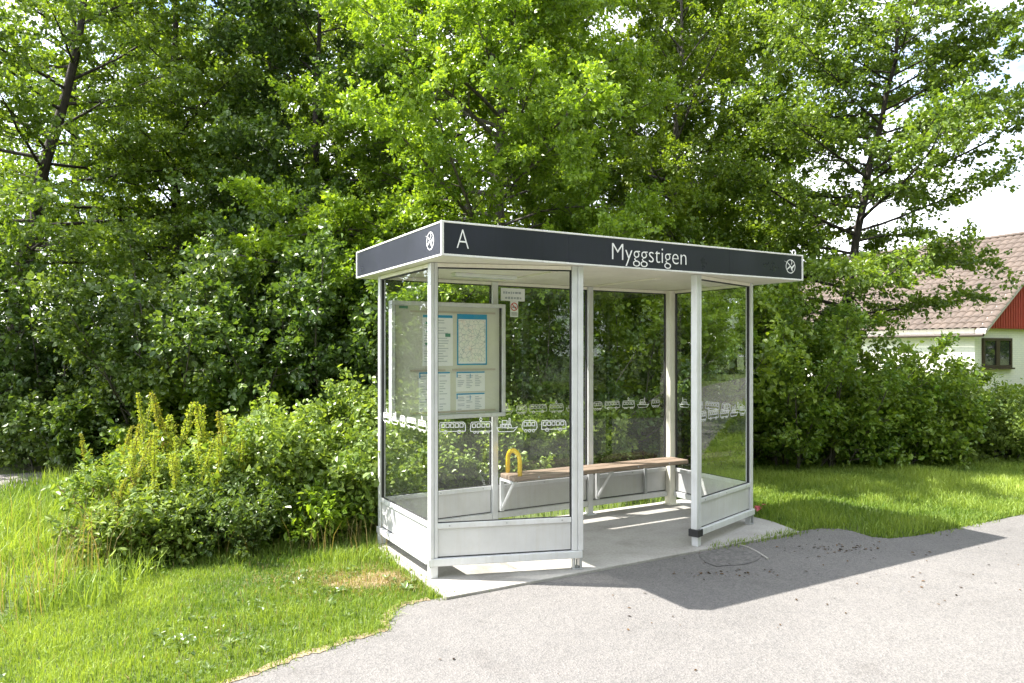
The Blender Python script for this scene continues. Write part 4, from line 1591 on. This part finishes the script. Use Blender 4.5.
# bits lying on the asphalt
gl = Geo()
P = np.concatenate([scatter(rng, .6, 4.2, 4.3, 6.6, 13), scatter(rng, -.8, 4, 2.6, 5, 1.5), G(842, 546) + rng.normal(0, 1, (70, 2)) * np.array([.22, .07]), G(735, 571) + rng.normal(0, 1, (40, 2)) * np.array([.25, .05])])
P = P[inside(P, road_poly)]
n = len(P)
L = rng.uniform(.008, .034, n)
gl.leaves(np.concatenate([P, np.full((n, 1), -.014)], 1), rng.normal(0, 1, (n, 3)) * [1, 1, .02], np.array([0, 0, 1.0]) + rng.normal(0, .12, (n, 3)), L, L * .5, np.clip(rng.normal(.35, .3, n), .01, 1), True, .2)
tag(gl.build('leaf_litter', DEAD_LEAF), 'dark leaf bits and crumbs scattered on the asphalt', 'litter', None, 'stuff')
g = Geo()
p = G(759, 514)
for i in range(7):
    a = rng.normal(0, .025, 3)
    g.add([(p[0] + a[0] + rng.normal(0, .02), p[1] + a[1] + rng.normal(0, .02), .05 + abs(a[2]) + rng.normal(0, .012)) for _ in range(5)], [(0, 1, 2), (2, 3, 4), (0, 2, 4)])
tag(g.build('wrapper', PINK), 'small crumpled pink wrapper in the grass beside the slab', 'wrapper')

# ------------------------------------------------------------------ house on the right
HU = np.array([.908, .418])
hang = math.atan2(HU[1], HU[0])
house = empty('house', (16.25, 25.0, -.03), hang)
tag(house, 'white brick house with brown tiled roof and red gable', 'house')
HW, HL, EZ, RZ = 8.82, 14.0, 2.42, 6.02


def hobj(g, n, m, parent=house, **k):
    return g.build(n, m, parent, **k)


g = Geo()
g.box((0, .3, 0), (HW, HL, EZ))
hobj(g, 'wall', BRICK)
g = Geo()
g.prism([(0, 0), (HW, 0), (HW / 2, RZ - EZ)], -.10, .18, Matrix.Translation((0, .3, EZ + .002)) @ Matrix.Rotation(PI / 2, 4, 'X'))
gab = hobj(g, 'gable', RED_BOARD)
g = Geo()
for i in range(60):
    x = .15 + i * (HW - .3) / 59
    hgt = (RZ - EZ) * (1 - abs(x - HW / 2) / (HW / 2)) - .06
    if hgt > .05:
        g.box((x - .022, .095, EZ + .01), (x + .022, .1185, EZ + hgt))
hobj(g, 'batten', RED_BOARD, gab)


def tile_slope(side):
    slope_l = math.hypot(HW / 2 + .25, (RZ - EZ) * (HW / 2 + .25) / (HW / 2))
    ang = math.atan2(RZ - EZ, HW / 2)
    rows, cols = int(slope_l / .33), int((HL + .5) / .30)
    yy = np.linspace(0, 1, cols * 6 + 1) * (HL + .5) - .25
    prof = .05 * np.abs(np.sin(np.linspace(0, cols * PI, cols * 6 + 1))) ** .7
    V, Fq = [], []
    nY = len(yy)
    ss = []
    for r_ in range(rows):
        ss += [(r_ * .33, .0), ((r_ + 1) * .33 - .002, -.045)]
    for s, lift in ss:
        d = slope_l - s
        x = HW / 2 - math.cos(ang) * s
        z = RZ + .07 - math.sin(ang) * s
        V.append(np.stack([np.full(nY, x), yy, z + prof + (.03 - lift)], 1))
    V = np.array(V)
    if side > 0:
        V[..., 0] = HW - V[..., 0]
    nR = len(ss)
    i = np.arange(nR - 1)[:, None] * nY
    j = np.arange(nY - 1)[None]
    Fq = np.stack([i + j, i + j + 1, i + nY + j + 1, i + nY + j], -1).reshape(-1, 4)
    return V.reshape(-1, 3), Fq.astype(np.int32), ang


rg = Geo()
for sd_ in (-1, 1):
    v, f, ang = tile_slope(sd_)
    rg.add(v, f)
roof = hobj(rg, 'roof', TILE)
g = Geo()
g.tube([(HW / 2, y, RZ + .13) for y in np.linspace(-.26, HL + .26, 40)], .085, 8)
hobj(g, 'ridge_tile', TILE, roof)
for sd_ in (0, 1):
    g = Geo()
    x0 = -.25 if sd_ == 0 else HW + .25
    p = [(x0, EZ - (RZ - EZ) * .25 / (HW / 2) + .06), (HW / 2, RZ + .06)]
    d = np.array([p[1][0] - p[0][0], p[1][1] - p[0][1]])
    g.add([(p[0][0], y, p[0][1] + dz) for y in (-.24, .12) for dz in (-.07, 0.05)] + [(p[1][0], y, p[1][1] + dz) for y in (-.24, .12) for dz in (-.07, 0.05)],
          [(0, 4, 5, 1), (2, 3, 7, 6), (0, 2, 6, 4), (1, 5, 7, 3), (0, 1, 3, 2), (4, 6, 7, 5)])
    hobj(g, 'bargeboard', pmat('grey_board', (.42, .38, .36), .6) if sd_ == 0 else bpy.data.materials['grey_board'])
g = Geo()
g.tube([(-.30, -.2, EZ - .25), (-.30, HL + .2, EZ - .25)], .055, 8)
hobj(g, 'gutter', DARK_FRAME)
g = Geo()
g.box((-.24, .2, EZ - .24), (-.02, HL, EZ - .19))
hobj(g, 'eave_board', pmat('pale_board', (.7, .68, .62), .6))


def house_window(x0, x1, z0, z1):
    g = Geo()
    t = .09
    g.box((x0, .22, z0), (x1, .32, z0 + t))
    g.box((x0, .22, z1 - t), (x1, .32, z1))
    g.box((x0, .22, z0 + t + .001), (x0 + t, .32, z1 - t - .001))
    g.box((x1 - t, .22, z0 + t + .001), (x1, .32, z1 - t - .001))
    xm = (x0 + x1) / 2
    g.box((xm - .10, .22, z0 + t + .001), (xm + .10, .32, z1 - t - .001))
    w = hobj(g, 'window', DARK_FRAME)
    g = Geo()
    g.box((x0 + t + .001, .255, z0 + t + .001), (xm - .101, .275, z1 - t - .001))
    g.box((xm + .101, .255, z0 + t + .001), (x1 - t - .001, .275, z1 - t - .001))
    hobj(g, 'pane', DARK_GLASS, w)
    g = Geo()
    g.box((x0 - .05, .16, z0 - .06), (x1 + .05, .3, z0 - .002))
    hobj(g, 'sill', DARK_FRAME, w)


house_window(.38, 2.0, 1.03, 2.08)
house_window(3.6, 5.0, 1.03, 2.08)

# ------------------------------------------------------------------ what the panes reflect: the far side of the road
st_tree = tree('street_tree', 'street tree nearest to the shelter on the far side of the road', (14.5, 3.6), [(0, 0, 0), (.05, 0, 2), (0, .05, 4), (0, 0, 7.5)], .12, 42, (.22, .98),
               lambda t: 2.3 * math.sin(min(1, .25 + t * .8) * PI * .85) ** .6, lambda t: .2 + .6 * t,
               T_spec(n_sub=10, n_twig=6, leaves=12, leaf=.13, hexa=False, sub_len=1.0, twig_len=.4, jit=.06), LEAF_BRIGHT, BARK_DARK, 71, group='street trees across the road')
ORD = ['second', 'third', 'fourth', 'fifth', 'sixth', 'seventh', 'eighth', 'ninth', 'tenth', 'eleventh', 'twelfth']
for i, o_ in enumerate(ORD):
    s = 11.5 + i * 3.6 + (i % 3) * .5
    x, y = Es(s, bend(s) + 5.3 + .4 * math.sin(i * 2.1))
    copy_thing(st_tree, (x, y, -.03), i * 1.3, 1.0 + .2 * math.sin(i * 1.7), 'street tree %s from the shelter on the far side of the road' % o_, 'street trees across the road')
for i, o_ in enumerate(['first', 'second', 'third', 'fourth', 'fifth', 'sixth']):
    x, y = Es(19 + i * 6.5, bend(19 + i * 6.5) - 4.2 - .6 * (i % 2))
    copy_thing(st_tree, (x, y, -.03), i * 1.9, 1.1, 'roadside tree %s past the house on the lawn side' % o_, 'roadside trees past the house')
for i, (x, y, sc_, lb) in enumerate([(-5.5, -10.5, 1.2, 'tree behind the photographer, leftmost of its row'), (-1.0, -11.5, 1.3, 'tree behind the photographer, second from the left of its row'),
                                     (3.0, -9.5, 1.05, 'tree behind the photographer, left of the grey flats'), (7.5, -8.0, 1.2, 'tree behind the photographer, before the grey flats'),
                                     (10.8, -5.5, 1.1, 'tree behind the photographer, right of the grey flats'), (12.8, -1.5, 1.15, 'tree behind the photographer, nearest to the street trees')]):
    copy_thing(st_tree, (x, y, -.03), i * 2.1 + .4, sc_, lb, 'trees behind the photographer')
for i, (x, y, sc_, lb) in enumerate([(-9, -18, 1.0, 'wood tree far behind the photographer, leftmost'), (-2, -20, 1.1, 'wood tree far behind the photographer, second'),
                                     (5, -17, .9, 'wood tree far behind the photographer, beside the flats')]):
    copy_thing(bg_tree, (x, y, -.03), i * 1.7, sc_, lb, 'wood across the road')
for i in range(20):
    s = -7 + i * 3.1
    x, y = Es(s, bend(s) + 9.6 + 1.2 * math.sin(i * 2.4))
    copy_thing(bg_tree, (x, y, -.03), i * 1.7, .8 + .12 * math.sin(i * 3.1), 'dense wood tree in the row across the road from the shelter', 'row of wood trees across the road')
blk = empty('apartment_block', (13, -30, -.03), .2)
tag(blk, 'grey flats with tan balcony bands mirrored in the front glass', 'building')
g = Geo()
g.box((-12, -5, 0), (12, 5, 9))
g.build('wall', GREY_WALL, blk)
g = Geo()
g.box((-12.3, -5.3, 9.001), (12.3, 5.3, 9.4))
g.build('roof', ROOF_SHEET, blk)
for zz in (2.6, 5.4):
    g = Geo()
    g.box((-9, 5.01, zz), (9, 6.2, zz + 1.0))
    g.build('balcony', TAN, blk)
for zz in (1.0, 3.9, 6.8):
    for xx in range(-10, 11, 4):
        g = Geo()
        g.box((xx - .8, 5.005, zz), (xx + .8, 5.06, zz + 1.4))
        g.build('window', DARK_GLASS, blk)
